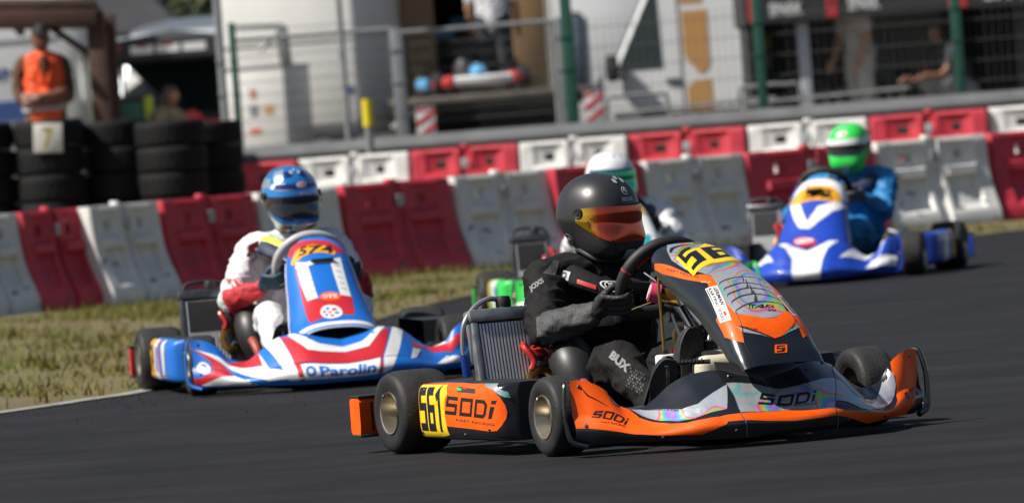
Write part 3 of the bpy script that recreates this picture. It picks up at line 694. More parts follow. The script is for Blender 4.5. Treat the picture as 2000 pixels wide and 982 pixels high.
jk = MB(); jk.tube([(0, 0, .0), (0, 0, .12), (0, 0, .2)], [.15, .17, .08], mat('hi_vis_yellow', (.40, .50, .04), .6), 12, smooth=3); jk.box((0, 0, -.12), (.3, .16, .2), m_tentg, .03); jk = jk.build('bag', loc=(2.85, 73, 1.62)); tag(jk, 'yellow green bag hanging at the left end of the black tent', 'bag')
# dark awnings on the left
def awning(loc, w_, d, zc, zt, label, txt, group='dark awnings on the left'):
    e = empty('awning', loc, 0, label, 'awning', group); b = MB(); x0 = -w_/2
    b.add([(x0, 0, zc), (-x0, 0, zc), (-x0, d, zc), (x0, d, zc), (0, d/2, zt)], [[0, 1, 4], [1, 2, 4], [2, 3, 4], [3, 0, 4]], m_tentd); b.box((0, 0, zc-.10), (w_, .03, .22), m_tentd, .004); b.box((x0, d/2, zc-.1), (.03, d, .22), m_tentd, .004); b.build('canopy', e, smooth=False)
    q = MB()
    for x in txt: q.box((x, -.018, zc-.10), (.26, .004, .09), m_txtw, .0); q.box((x-.3, -.018, zc-.06), (.12, .004, .04), m_warnr)
    q.build('print', e)
    for x in (x0+.03, -x0-.03):
        for y in (.03, d-.03): q = MB(); q.box((x, y, zc/2), (.045, .045, zc), m_galv, .004); q.build('leg', e)
m_tentd = mat('dark_grey_awning', (.028, .029, .033), .8, var=.2, vs=3, bump=.2, bs=8)
awning((-3.75, 76.2, .3), 1.5, 2.2, 1.98, 2.10, 'dark grey awning with white prints nearest the tall pole', (.3, -.3, .0)); awning((-4.5, 80, .3), 1.5, 3, 2.15, 3.0, 'dark pointed awning rising behind the other awning', (0.,)); awning((-3.45, 77.6, .3), 1.9, 2.4, 1.95, 2.02, 'dark awning with faint red and white marks behind the front awning', (-.5, .35))
bn = MB(); bn.box((0, 0, .5), (.34, .3, 1.0), mat('green_bin', (.01, .10, .06), .6), .03); bn.box((.24, -.02, .6), (.09, .2, .9), mat('hi_vis_yellow2', (.42, .52, .03), .6), .02); bn.box((0, 0, 1.03), (.36, .32, .05), m_rub, .01); bn = bn.build('bin', loc=(-4.28, 76.5, .6)); tag(bn, 'dark green bin with a yellow green side left of the silver van', 'bin')
# trees beyond the paddock
m_leafd = mat('dark_foliage', (.018, .035, .014), .8, var=.5, vs=1.2); m_leaf = mat('olive_foliage', (.075, .085, .028), .8, var=.4, vs=.9); m_bark = mat('bark', (.07, .05, .035), .9)
def tree(x, y, h_, w_, m, label, seed, group='trees beyond the paddock'):
    rr = random.Random(seed); e = empty('tree', (x, y, .3), 0, label, 'tree', group); b = MB(); b.tube([(0, 0, 0), (.05, 0, h_*.4), (0, .05, h_*.8)], [.18, .13, .05], m_bark, 8)
    for k in range(7): a = k*.9; z = h_*(.3+.07*k); b.tube([(0, 0, z), (w_*.35*math.cos(a), w_*.35*math.sin(a), z+.4)], [.06, .02], m_bark, 5)
    b.build('trunk', e); c = MB(); vs = []; fs = []
    cl = [(rr.gauss(0, w_*.22), rr.gauss(0, w_*.22), h_*(.28+.68*rr.random())) for k in range(36)]
    for k in range(5200):
        q = rr.choice(cl); s = w_*.14*(1.15-.5*q[2]/h_); p = Vector((q[0]+rr.gauss(0, s), q[1]+rr.gauss(0, s), q[2]+rr.gauss(0, s)))
        u = Vector((rr.gauss(0, 1), rr.gauss(0, 1), rr.gauss(0, 1))).normalized()*rr.uniform(.05, .12); v_ = u.orthogonal().normalized()*u.length*.6; o = len(vs); vs += [p-u, p+v_, p+u, p-v_]; fs.append([o, o+1, o+2, o+3])
    c.add(vs, fs, m); c.build('crown', e, smooth=False)
for i, (x, y, h_, w_, m, lb_) in enumerate([(-8.5, 126, 6.5, 5, m_leaf, 'pale olive tree at the far left beyond the awnings'), (-6.3, 118, 4.9, 3.2, m_leafd, 'dark green tree rising above the grey awnings'), (-4.6, 130, 7, 5.5, m_leaf, 'olive tree left of the tall silver pole'), (-1.5, 128, 7, 5, m_leaf, 'olive tree hidden behind the white trailer'), (2.2, 126, 6.5, 5, m_leafd, 'dark tree behind the open lorry'), (6, 128, 7, 5.5, m_leafd, 'dark tree behind the white van'), (10, 126, 7, 5.5, m_leaf, 'olive tree behind the black tent')]): tree(x, y, h_, w_, m, lb_, i+11)
hl = MB(); hl.grid(lambda x, y: (x, y, -.4+11*math.exp(-((y-260)/70)**2)*(1+.15*math.sin(x*.05))), lins(-220, 220, 50), lins(90, 460, 30), mat('hill_grass', (.10, .11, .035), .95, var=.35, vs=.05)); tag(hl.build('hill'), kind='structure')
# ------------------------------------------------------------------ kart materials
m_tyre = mat('tyre_rubber', (.016, .016, .017), .62, var=.35, vs=14, bump=.15, bs=90, spec=.35)
m_tread = mat('tyre_tread', (.026, .026, .027), .8, var=.3, vs=22, bump=.3, bs=140, spec=.25)
m_rim = mat('magnesium_rim', (.42, .37, .29), .34, .9, var=.15, vs=12)
m_rimdark = mat('rim_inner', (.2, .17, .13), .45, .8, var=.2, vs=16)
m_chrome = mat('chrome_steel', (.62, .62, .62), .2, 1., var=.1, vs=20)
m_steel = mat('dark_steel', (.1, .1, .11), .4, .85, var=.3, vs=20)
m_alu = mat('cast_aluminium', (.38, .38, .38), .42, .85, var=.25, vs=30)
m_gold = mat('gold_anodised', (.5, .27, .06), .3, .85, var=.2, vs=20)
m_black = mat('black_plastic', (.012, .013, .015), .38, coat=.35, var=.25, vs=6, bump=.05, bs=40)
m_blackm = mat('matt_black_plastic', (.014, .014, .015), .6, var=.3, vs=10)
m_chassis = mat('chassis_paint', (.02, .02, .022), .4, coat=.3)
m_char = mat('charcoal_vinyl', (.010, .012, .016), .24, coat=.6, var=.2, vs=5, bump=.03, bs=20)
m_orange = mat('fluo_orange_vinyl', (.90, .105, .004), .45, coat=.12, var=.12, vs=16, spec=.25)
m_yellow = mat('race_number_yellow', (.80, .55, .015), .4, coat=.3, var=.05, vs=7)
m_olive = mat('clear_yellow_film', (.34, .31, .03), .3, coat=.5, metal=.3)
m_ink = mat('black_vinyl_ink', (.008, .008, .010), .4, coat=.2)
m_white = mat('white_vinyl', (.72, .72, .72), .4, coat=.3, var=.05, vs=6)
m_red = mat('red_vinyl', (.52, .02, .03), .38, coat=.4, var=.06, vs=6)
m_blue = mat('blue_vinyl', (.008, .14, .55), .40, coat=.3, var=.06, vs=6)
m_dblue = mat('deep_blue_vinyl', (.010, .052, .40), .40, coat=.3, var=.06, vs=6)
m_green = mat('fluo_green_vinyl', (.03, .55, .08), .38, coat=.4, var=.2, vs=6)
m_teal = mat('teal_vinyl', (.02, .30, .40), .38, coat=.4, var=.2, vs=6)
m_amber = mat('amber_number_plate', (.75, .34, .012), .4, coat=.3)
m_line = mat('panel_gap', (.03, .03, .035), .5)
m_edge = mat('bare_plastic_edge', (.35, .37, .40), .35, coat=.3)
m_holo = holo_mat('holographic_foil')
m_redpl = mat('red_plastic', (.45, .02, .015), .35, coat=.3)
m_pink = mat('pink_clamp', (.7, .06, .16), .4)
m_cream = mat('cream_tank', (.62, .56, .44), .42, var=.1, vs=9)
m_brass = mat('brass_line', (.45, .26, .08), .3, .9)
m_ochre = mat('ochre_cable', (.16, .13, .03), .7)
m_salmon = mat('faded_red_plastic', (.30, .055, .035), .5)
m_hose = mat('grey_hose', (.16, .17, .19), .4, coat=.3)
m_bluean = mat('blue_anodised', (.02, .07, .38), .3, .7)
m_fin = mat('bright_fin', (.75, .76, .77), .4, .25)
m_core = mat('radiator_gap', (.02, .02, .021), .7)
m_seat = mat('black_fibreglass', (.018, .018, .02), .45, var=.2, vs=10)
m_floor = mat('alloy_floor', (.25, .25, .26), .45, .8, var=.2, vs=8)
m_dark = mat('shadow_black', (.006, .006, .007), .8)

BREF = (0, -.4, .1); NREF = (0, -.3, .2)
TY = {}
def wheel(root, x, y, r, w, side, name='front_wheel'):
    # side: +1 outer face towards +x, -1 towards -x ; wheel empty > tyre, rim
    h = empty(name, (x, y, r)); h.parent = root
    key = (r, w, side)
    if key not in TY:
        a = w/2; t = MB()
        M = Matrix.Rotation(R(90), 4, 'Y')
        prof = [(.066, -a*.80), (.074, -a*.93), (r*.70, -a*.99), (r*.82, -a*.985), (r*.91, -a*.93), (r*.965, -a*.80), (r*.99, -a*.62), (r, -a*.4), (r*1.002, 0),
                (r, a*.4), (r*.99, a*.62), (r*.965, a*.80), (r*.91, a*.93), (r*.82, a*.985), (r*.70, a*.99), (.074, a*.93), (.066, a*.80)]
        mm = [None]*5+[m_tread]*6+[None]*5
        t.lathe(prof, m_tyre, M, 56, mm)
        o1 = t.build('tyre'); q = MB()
        s = side
        rp = [(.0665, -s*a*.85), (.071, -s*a*.9), (.0665, -s*a*.8), (.060, -s*a*.6), (.058, 0), (.060, s*a*.62), (.0665, s*a*.86), (.0725, s*a*.93), (.0712, s*a*.975), (.0655, s*a*.95), (.0625, s*a*.80), (.058, s*a*.60), (.050, s*a*.25), (.047, s*a*.12), (.034, s*a*.08), (.030, s*a*.16), (.022, s*a*.2), (.021, s*a*.42), (.001, s*a*.44)]
        q.lathe(rp, m_rim, M, 40, [m_rimdark]*5+[None]*13)
        for k in range(3):
            an = k*2.094+.4
            q.tube([(s*a*.08, .040*math.cos(an), .040*math.sin(an)), (s*a*.26, .040*math.cos(an), .040*math.sin(an))], .006, m_steel, 8)
        q.tube([(s*a*.96, .068*math.cos(1.1), .068*math.sin(1.1)), (s*a*1.02, .060*math.cos(1.1), .060*math.sin(1.1))], .004, m_steel, 6)
        o2 = q.build('rim'); TY[key] = (o1, o2); o1.parent = h; o2.parent = h
    else:
        for o in TY[key]:
            c = o.copy(); COL.objects.link(c); c.parent = h
    return h

def make_bumper(root, base, items, texts, edge=m_edge):
    b = MB(); us = lins(-.63, .63, 130); vs = lins(0, 1, 34)
    b.grid(bumper, us, vs, base, thick=.004, ref=BREF)
    du = 1.26/129; dv = 1/33
    b.grid(lambda u, v: (u, bumper(u, 0)[1]+v*.10, bumper(u, 0)[2]-.004*v), us[::3], [0, .5, 1], m_blackm)      # under-lip
    cl = lambda p: [(max(-.6295, min(.6295, x)), y) for x, y in p]
    for lay, m, p in items: b.decal(bumper, [cl(p)], m, .0011+.0005*lay, du, dv, BREF, -.63, 0)
    for lay, m, polys, q in texts: b.decal(bumper, quad(polys, q), m, .0011+.0005*lay, du, dv, BREF, -.63, 0)
    for u, w_ in ((-.60, .9), (-.60, .3), (-.40, .12), (-.20, .12), (.20, .12), (.40, .12), (.60, .9), (.60, .3), (-.14, .92), (.14, .92)):
        p = Vector(bumper(u, w_)); e = .02; nn = (Vector(bumper(u+e, w_))-Vector(bumper(u-e, w_))).cross(Vector(bumper(u, min(1, w_+e)))-Vector(bumper(u, max(0, w_-e)))).normalized()
        if nn.dot(p-Vector(BREF)) < 0: nn = -nn
        b.lathe([(0, .004), (.004, .004), (.0062, .0015), (.0062, 0)], m_steel, Matrix.Translation(p+nn*.001) @ nn.to_track_quat('Z', 'Y').to_matrix().to_4x4(), 10)
    o = b.build('front_bumper', root)
    b = MB(); b.grid(lambda u, t: (u*(1-.25*t), bumper(u, 1)[1]*(1-t)-.76*t, bumper(u, 1)[2]*(1-t)+.31*t-.03*math.sin(t*3.1)), lins(-.155, .155, 16), lins(.01, .72, 8), m_blackm, thick=.003); b.build('air_scoop', o)
    for s in (-1, 1):          # wing end frame standing just off the wing
        e = MB(); y0 = bumper(.63, 0)[1]
        e.tube([(s*.632, y0+.035, .246), (s*.645, y0+.012, .235), (s*.656, y0, .17), (s*.655, y0-.004, .10), (s*.643, y0-.012, .055), (s*.60, y0-.04, .036)], [.004, .005, .006, .006, .008, .007] if s < 0 else [.007, .009, .009, .010, .012, .010], base, 8, smooth=4)
        e.build('wing_end_frame', o)
    return o

def make_nassau(root, S, base, items, texts, extra=None, edge=None, lo=0., zoff=0., nsx=1.):
    b = MB(); us = lins(-1, 1, 56); vs = lins(0, 1, 60); du = 2/55; dv = 1/59
    b.grid(S, us, vs, base, thick=.004, ref=NREF)
    for lay, m, p in items: b.decal(S, [p], m, .001+.0005*lay, du, dv, NREF, -1, 0)
    for lay, m, polys, q in texts: b.decal(S, quad(polys, q), m, .001+.0005*lay, du, dv, NREF, -1, 0)
    if extra: extra(b, S, du, dv)
    if edge is not None:
        b.tube([Vector(S(u, 1)) for u in lins(-.95, .95, 24)], .004, edge, 6)
        b.tube([Vector(S(-.999, v)) for v in lins(.05, 1, 24)], .003, edge, 6); b.tube([Vector(S(.999, v)) for v in lins(.05, 1, 24)], .003, edge, 6)
    o = b.build('front_panel', root); o.location.z = zoff; o.scale.x = nsx
    return o

def make_pod(root, base, items, texts, side=-1):
    # lofted sidepod: closed rounded body
    b = MB()
    sg = 1 if side < 0 else -1
    def S(y, z):
        p = pod(y, z); return (p[0]*sg, p[1], p[2])
    zs = lins(.0485, .2395, 26); ys = lins(-.2745, .3745, 60)
    b.grid(S, ys, zs, base, ref=None)
    # inner wall and closing faces
    b.grid(lambda y, t: (S(y, .0485)[0]*(1-t)+(-.47*sg)*t, y, .0485), ys, [0, 1], m_blackm)
    b.grid(lambda y, t: (S(y, .2395)[0]*(1-t)+(-.47*sg)*t, y, .2395), ys, lins(0, 1, 3), m_blackm)
    b.grid(lambda z, t: (S(.3745, z)[0]*(1-t)+(-.47*sg)*t, .3745, z), zs, [0, 1], m_blackm)
    b.grid(lambda z, t: (S(-.2745, z)[0]*(1-t)+(-.47*sg)*t, -.2745, z), zs, [0, 1], m_blackm)
    ref = (-.5*sg, .05, .14)
    fl = (lambda p: p)
    for lay, m, p in items: b.decal(S, [p], m, .001+.0006*lay, .011, .0076, ref, -.2745, .0485)
    for lay, m, polys, q in texts:
        b.decal(S, quad(polys, q), m, .001+.0006*lay, .011, .0076, ref, -.2745, .0485)
    for y, z in ((.33, .075), (.0, .070), (-.2, .09), (.30, .215)):
        p = Vector(S(y, z)); b.lathe([(0, .003), (.004, .003), (.006, 0)], m_steel, Matrix.Translation(p+Vector((-.002*sg, 0, 0))) @ Matrix.Rotation(R(-90*sg), 4, 'Y'), 10)
    return b.build('sidepod', root)

def make_rear_bumper(root, cend, cmid):
    b = MB()
    prof = [(-.035, -.06), (-.04, -.03), (-.04, .05), (-.03, .065), (.03, .065), (.04, .05), (.04, -.05), (.03, -.06)]
    def S(u, k):
        a, c = prof[int(k) % 8]
        y = .80-.0*abs(u)**4; return (u, y+a, .125+c)
    for x0, x1, m in ((-.70, -.56, cend), (-.56, .56, cmid), (.56, .70, cend)):
        b.prism(prof, lambda a, c: (x0, .80+a, .125+c), lambda a, c: (x1, .80+a, .125+c), m)
    for s in (-1, 1):
        b.box((s*.632, .80, .193), (.142, .086, .008), m_blackm, .002)
        b.box((s*.632, .80, .060), (.144, .09, .010), m_blackm, .002)
        b.box((s*.655, .7585, .125), (.006, .004, .10), m_blackm)
    return b.build('rear_bumper', root, angle=25)

def make_seat(root, m):
    b = MB()
    V = [0, .2, .45, .7, .85, 1]; Y = [-.04, .12, .34, .47, .53, .57]; Z = [.10, .055, .065, .20, .34, .47]
    Wd = [.15, .175, .185, .19, .18, .15]; D = [.03, .10, .15, .16, .13, .05]
    def S(u, v):
        y = interp(V, Y, v); z = interp(V, Z, v); w = interp(V, Wd, v); d = interp(V, D, v)
        e = .02; dy = interp(V, Y, min(1, v+e))-interp(V, Y, max(0, v-e)); dz = interp(V, Z, min(1, v+e))-interp(V, Z, max(0, v-e))
        L = math.hypot(dy, dz); ny, nz = -dz/L, dy/L
        a = u*math.pi/2*.95
        return (w*math.sin(a), y+ny*d*(1-math.cos(a)), z+nz*d*(1-math.cos(a)))
    b.grid(S, lins(-1, 1, 26), lins(0, 1, 26), m, thick=.007, ref=(0, .2, .5))
    rim = [S(-1, v) for v in lins(0, 1, 16)]+[S(u, 1) for u in lins(-.9, .9, 10)]+[S(1, v) for v in lins(1, 0, 16)]
    b.tube(rim, .006, m, 6)
    return b.build('seat', root)

WC = Vector((0, -.21, .52)); WU = Vector((0, -.5, .866)); WX = Vector((1, 0, 0)); WR = .152
def wheel_pt(deg, r=WR): a = R(deg); return WC+WX*(r*math.cos(a))+WU*(r*math.sin(a))
def make_steering(root, grip, turn=0., red=None):
    b = MB()
    pts = []
    for k in range(48):
        a = 360*k/48+turn; rr = WR
        c = math.sin(R(a-turn))
        if c < -.72: rr = WR*.72/abs(c)           # flat bottom
        pts.append(wheel_pt(a, rr))
    b.tube(pts, .0205, grip, 12, closed=True)
    o = b.build('steering_wheel', root)
    s = MB(); n = WX.cross(WU)
    for a in (0, 180, 270):
        s.tube([WC-n*(-.03), wheel_pt(a+turn, WR*(.7 if a == 270 else .98))], [.018, .012], m_blackm, 8)
    s.box(WC+Vector((0, -.0, .0)), (.09, .035, .07), m_blackm, .008, (R(30), 0, 0))
    if red is not None:
        s.tube([wheel_pt(a, WR*.80)+n*.0 for a in lins(115, 150, 7)], .005, red, 6); s.tube([wheel_pt(a, WR*.80) for a in lins(170, 190, 5)], .005, red, 6)
        s.tube([wheel_pt(a, WR+.0) for a in (158, 160)], .0215, red, 12)
    s.build('spokes', o)
    c = MB(); c.tube([WC, (0, -.62, .14)], .011, m_chrome, 8); c.build('steering_column', root)
    return o

def make_radiator(root, c=(-.435, .12), w=.165, zb=.14, zt=.425, full=True, cover=False):
    x, y = c; b = MB(); tl = .10   # recline
    h = zt-zb
    def at(dx, dz, dy=0): return (x+dx, y+tl*(dz/h)*.5+dy, zb+dz)
    rot = (-math.atan(tl*.5/h), 0, 0); mid = at(0, h/2)
    b.box(mid, (w, .034, h), m_core, 0, rot)
    n = 14
    for i in range(n):
        dx = -w/2+w*(i+.5)/n
        p = at(dx, h/2, -.021); b.box(p, (.0062, .012, h), m_fin, 0, rot)
    for s in (-1, 1): b.box(at(s*(w/2+.012), h/2), (.024, .056, h+.01), m_alu if full else m_steel, .006, rot)
    core = b.build('radiator', root)
    t = MB(); t.box(at(0, h+.022), (w+.06, .062, .045), m_alu if full else m_steel, .012, rot)
    u = MB(); u.box(at(0, -.018), (w+.05, .058, .036), m_alu, .008, rot); u.build('tank', core)
    t.build('tank', core)
    k = MB(); k.lathe([(.0, .0), (.024, 0), (.026, .006), (.026, .026), (.022, .038), (0, .040)], m_blackm, Matrix.Translation(at(.03, h+.045)), 20)
    k.build('filler_cap', core)
    if full:
        p = MB(); cap = Vector(at(.03, h+.066))
        p.tube([cap+Vector((.0, 0, 0)), cap+Vector((-.05, -.005, .012)), cap+Vector((-.11, -.012, -.012)), cap+Vector((-.156, -.02, -.065)), cap+Vector((-.166, -.02, -.13)), cap+Vector((-.165, -.02, -.165))], .009, m_hose, 8, smooth=6)
        p.build('hose', core)
        f = MB(); q = cap+Vector((-.165, -.02, -.165))
        f.tube([q+Vector((0, 0, .012)), q], .009, m_chrome, 10); f.tube([q, q+Vector((.003, 0, -.03)), q+Vector((.006, 0, -.075))], [.011, .0145, .0145], m_bluean, 14)
        f.tube([q+Vector((.012, 0, -.045)), q+Vector((.04, .01, -.04))], .008, m_bluean, 10)
        f.build('coolant_filter', core)
    if cover:
        p = MB(); p.box(at(0, h*.74, -.026), (w*.92, .004, h*.5), m_blackm, 0, rot)
        p.tube([at(-.09, h+.03, -.0), at(-.07, h+.075), at(.06, h+.075), at(.10, h+.04)], .008, m_blackm, 8, smooth=4); p.build('curtain', core)
    return core

def make_engine(root):
    b = MB()
    b.box((-.31, .22, .125), (.15, .22, .13), m_alu, .02)
    for k in range(7): b.lathe([(.0, 0), (.058 if k % 2 else .048, 0), (.058 if k % 2 else .048, .016), (0, .016)], m_alu if k % 2 else m_steel, Matrix.Translation((-.31, .17, .19+.016*k)), 20)
    e = b.build('engine', root)
    c = MB(); c.lathe([(0, 0), (.062, 0), (.062, .022), (.05, .035), (.02, .04), (.018, .075), (0, .078)], m_redpl, Matrix.Translation((-.31, .17, .303)), 20); c.build('cylinder_head', e)
    g = MB(); M = Matrix.Translation((-.33, .10, .21)) @ Matrix.Rotation(R(75), 4, 'X') @ Matrix.Rotation(R(12), 4, 'Y')
    g.lathe([(.03, 0), (.056, 0), (.060, .006), (.060, .016), (.052, .02), (.03, .018)], m_gold, M, 28); g.tube([(-.35, .08, .17), (-.32, .08, .20), (-.29, .075, .185)], .007, m_chrome, 8); g.build('clutch_cover', e)
    i = MB(); i.lathe([(.0, 0), (.042, 0), (.044, .03), (.038, .034), (.038, .12), (.044, .124), (.044, .15), (0, .152)], m_alu, Matrix.Translation((-.245, .06, .20)), 22, [m_alu]*4+[m_blackm]*4); i.build('carburettor', e)
    r = MB()
    r.tube([(-.36, .15, .35), (-.37, .11, .33), (-.35, .09, .29), (-.36, .09, .26)], .011, m_redpl, 8, smooth=4); r.tube([(-.34, .12, .39), (-.32, .08, .34), (-.30, .06, .31)], .008, m_redpl, 8, smooth=4)
    for k in range(4): r.box((-.345+.014*k, .09, .335-.014*k), (.016, .012, .010), m_redpl, .003)
    r.tube([(-.30, .05, .32), (-.27, .02, .30), (-.26, .02, .25)], .006, m_hose, 8, smooth=4); r.build('coolant_hose', e)
    a = MB(); pts = [(-.235, -.06, .12), (-.245, -.04, .20), (-.25, .0, .27), (-.24, .06, .30), (-.225, .12, .27)]
    a.tube(pts, [.045, .07, .076, .066, .03], m_seat, 20, smooth=5); a.build('airbox', e)
    x = MB(); x.tube([(.30, .2, .2), (.33, .35, .18), (.33, .55, .17), (.30, .72, .2), (.2, .78, .24)], [.03, .05, .055, .045, .025], m_steel, 14, smooth=4); x.build('exhaust', e)
    return e

def make_frame(root, col):
    b = MB(); r = .015
    for s in (-1, 1):
        b.tube([(s*.30, .70, .085), (s*.31, .30, .06), (s*.30, 0, .055), (s*.20, -.30, .055), (s*.20, -.55, .06), (s*.17, -.80, .06), (0, -.84, .06)], r, col, 10, smooth=4)
        b.tube([(s*.30, .25, .06), (s*.52, .25, .07), (s*.545, .0, .08), (s*.52, -.20, .07), (s*.30, -.2, .06)], .010, col, 8, smooth=4)
        b.tube([(s*.20, -.50, .06), (s*.36, -.53, .12), (s*.44, -.525, .13)], .014, col, 10)
        b.tube([(s*.44, -.525, .13), (s*.52, -.525, .13)], .02, m_steel, 12)
        b.tube([(s*.43, -.46, .12), (s*.06, -.56, .14)], .007, m_chrome, 8)
        b.tube([(s*.45, .525, .14), (s*.32, .60, .14)], .01, m_steel, 8)
        b.tube([(s*.25, .70, .10), (s*.30, .80, .125)], .012, m_chrome, 8)
    b.tube([(-.58, .525, .14), (.58, .525, .14)], .025, m_steel, 14)
    b.tube([(-.30, .3, .06), (.30, .3, .06)], r, col, 10); b.tube([(-.28, -.15, .055), (.28, -.15, .055)], r, col, 10)
    b.lathe([(.04, 0), (.10, .001), (.10, .008), (.04, .009)], m_steel, Matrix.Translation((-.2, .525, .14)) @ Matrix.Rotation(R(90), 4, 'Y'), 28)
    b.tube([(-.24, -.62, .08), (-.27, -.85, .10), (-.12, -.96, .11), (.12, -.96, .11), (.27, -.85, .10), (.24, -.62, .08)], .011, m_chrome, 8, smooth=4)
    o = b.build('chassis_frame', root)
    f = MB(); f.prism([(-.19, -.82), (.19, -.82), (.29, -.2), (.29, .02), (-.29, .02), (-.29, -.2)], lambda x, y: (x, y, .030), lambda x, y: (x, y, .036), m_floor); f.build('floor_tray', root)
    return o

def make_front_bits(root):
    t = MB(); t.box((.02, -.47, .17), (.17, .20, .22), m_cream, .035, seg=3); t.box((.02, -.47, .285), (.10, .10, .02), m_cream, .012)
    t.build('fuel_tank', root)
    c = MB(); c.lathe([(0, 0), (.028, 0), (.030, .008), (.030, .028), (0, .034)], m_blackm, Matrix.Translation((.015, -.48, .296)), 20); c.build('fuel_cap', root)
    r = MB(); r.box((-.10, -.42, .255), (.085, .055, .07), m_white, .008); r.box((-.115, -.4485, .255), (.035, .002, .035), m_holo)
    res = r.build('brake_reservoir', root)
    q = MB(); q.lathe([(0, 0), (.015, 0), (.016, .014), (0, .018)], m_redpl, Matrix.Translation((-.075, -.42, .290)), 16); q.lathe([(0, 0), (.012, 0), (.012, .014), (0, .016)], m_blackm, Matrix.Translation((-.118, -.42, .290)), 14); q.build('reservoir_cap', res)
    l = MB()
    l.tube([(-.118, -.42, .305), (-.118, -.42, .42), (-.12, -.42, .52), (-.10, -.42, .60)], .0055, m_brass, 8, smooth=4)
    l.tube([(-.075, -.42, .305), (-.075, -.42, .355), (-.06, -.42, .372), (-.045, -.42, .36), (-.05, -.40, .27)], .0065, m_brass, 8, smooth=4); l.build('brake_line', res)
    s = MB()   # steering support, clamp and linkage behind the panel
    for sx in (-1, 1): s.tube([(sx*.10, -.56, .08), (sx*.03, -.42, .40)], .010, m_chrome, 8)
    s.tube([(-.05, -.40, .50), (-.02, -.43, .42), (-.0, -.46, .34)], [.016, .020, .014], m_chrome, 12); s.tube([(-.105, -.375, .488), (-.01, -.41, .455)], .026, m_gold, 14); s.tube([(-.128, -.366, .496), (-.098, -.377, .486)], .033, m_pink, 18); s.tube([(-.131, -.365, .497), (-.126, -.367, .495)], .026, m_white, 16); s.tube([(-.06, -.44, .44), (-.03, -.47, .36), (-.02, -.50, .30)], [.018, .014, .010], m_chrome, 10); s.tube([(-.02, -.47, .46), (.03, -.53, .40)], .013, m_chrome, 10); s.tube([(-.085, -.43, .42), (-.06, -.46, .30)], .006, m_chrome, 8)
    s.tube([(-.05, -.42, .47), (.0, -.48, .38)], .012, m_alu, 10); s.tube([(.01, -.40, .50), (.03, -.47, .36), (.0, -.5, .28)], .007, m_chrome, 8); s.box((.0, -.44, .44), (.06, .05, .04), m_alu, .01); s.box((.02, -.46, .37), (.04, .04, .06), m_steel, .008)
    s.tube([(-.14, -.36, .56), (-.11, -.38, .53), (-.095, -.37, .515)], .0025, m_white, 6); s.tube([(-.15, -.27, .44), (-.08, -.35, .47)], .0022, m_ochre, 6)
    s.tube([(-.06, -.45, .56), (.0, -.52, .50), (.03, -.55, .40)], .014, m_blackm, 8, smooth=3); s.box((.0, -.52, .53), (.10, .10, .012), m_blackm, .004, (R(-20), 0, 0))
    s.tube([(-.09, -.40, .41), (.10, -.36, .40)], .018, m_blackm, 10)
    s.build('steering_support', root)
    s = MB(); s.tube([(-.27, -.02, .20), (-.265, -.10, .205), (-.25, -.16, .15), (-.24, -.17, .09)], [.016, .02, .02, .014], m_salmon, 10, smooth=3); s.build('seat_stay', root)
    p = MB()
    p.tube([(-.205, -.585, .05), (-.200, -.605, .265)], .007, m_chrome, 8); p.tube([(-.195, -.60, .268), (-.072, -.66, .264)], .0075, m_blackm, 8)
    for k in range(7): p.tube([(-.165+.011*k, -.6145-.0054*k, .267), (-.161+.011*k, -.6165-.0054*k, .267)], .0105, m_blackm, 10)
    p.tube([(-.206, -.595, .268), (-.196, -.60, .268)], .018, m_chrome, 14)
    p.tube([(-.20, -.60, .25), (-.225, -.56, .20), (-.235, -.53, .12)], .0028, m_chrome, 6, smooth=3)
    p.build('throttle_pedal', root)
    p = MB(); p.tube([(.16, -.60, .09), (.16, -.60, .24)], .007, m_chrome, 8); p.tube([(.05, -.58, .25), (.18, -.62, .25)], .009, m_redpl, 8); p.build('brake_pedal', root)

def make_kart(loc, rz, label, cfg, group='racing karts on the track'):
    root = empty('racing_kart', loc, rz, label, 'racing kart', group)
    make_frame(root, cfg.get('chassis', m_chassis))
    for s in (-1, 1):
        h = wheel(root, s*.558, -.525, .130, .13, s, 'front_wheel'); h.rotation_euler = (0, 0, R(cfg.get('steer', 0)))
        wheel(root, s*.60, .525, .140, .20, s, 'rear_wheel')
    fb = make_bumper(root, cfg['bbase'], cfg['bump'], cfg['btxt']); fb.scale.x = cfg.get('bsx', 1)
    make_nassau(root, cfg['S'], cfg['nbase'], cfg['nass'], cfg['ntxt'], cfg.get('nextra'), cfg.get('nedge'), zoff=cfg.get('nz', 0), nsx=cfg.get('nsx', 1))
    make_pod(root, cfg['pbase'], cfg['pod'], cfg['ptxt'], -1)
    make_pod(root, cfg['pbase'], cfg['pod'] , [], 1)
    make_rear_bumper(root, cfg['rend'], cfg['rmid'])
    make_seat(root, cfg.get('seat', m_seat))
    make_steering(root, cfg.get('grip', m_blackm), cfg.get('turn', 0), cfg.get('gripred'))
    make_radiator(root, full=cfg.get('full', False), cover=not cfg.get('full', False), **cfg.get('rad', {}))
    make_engine(root); make_front_bits(root)
    return root
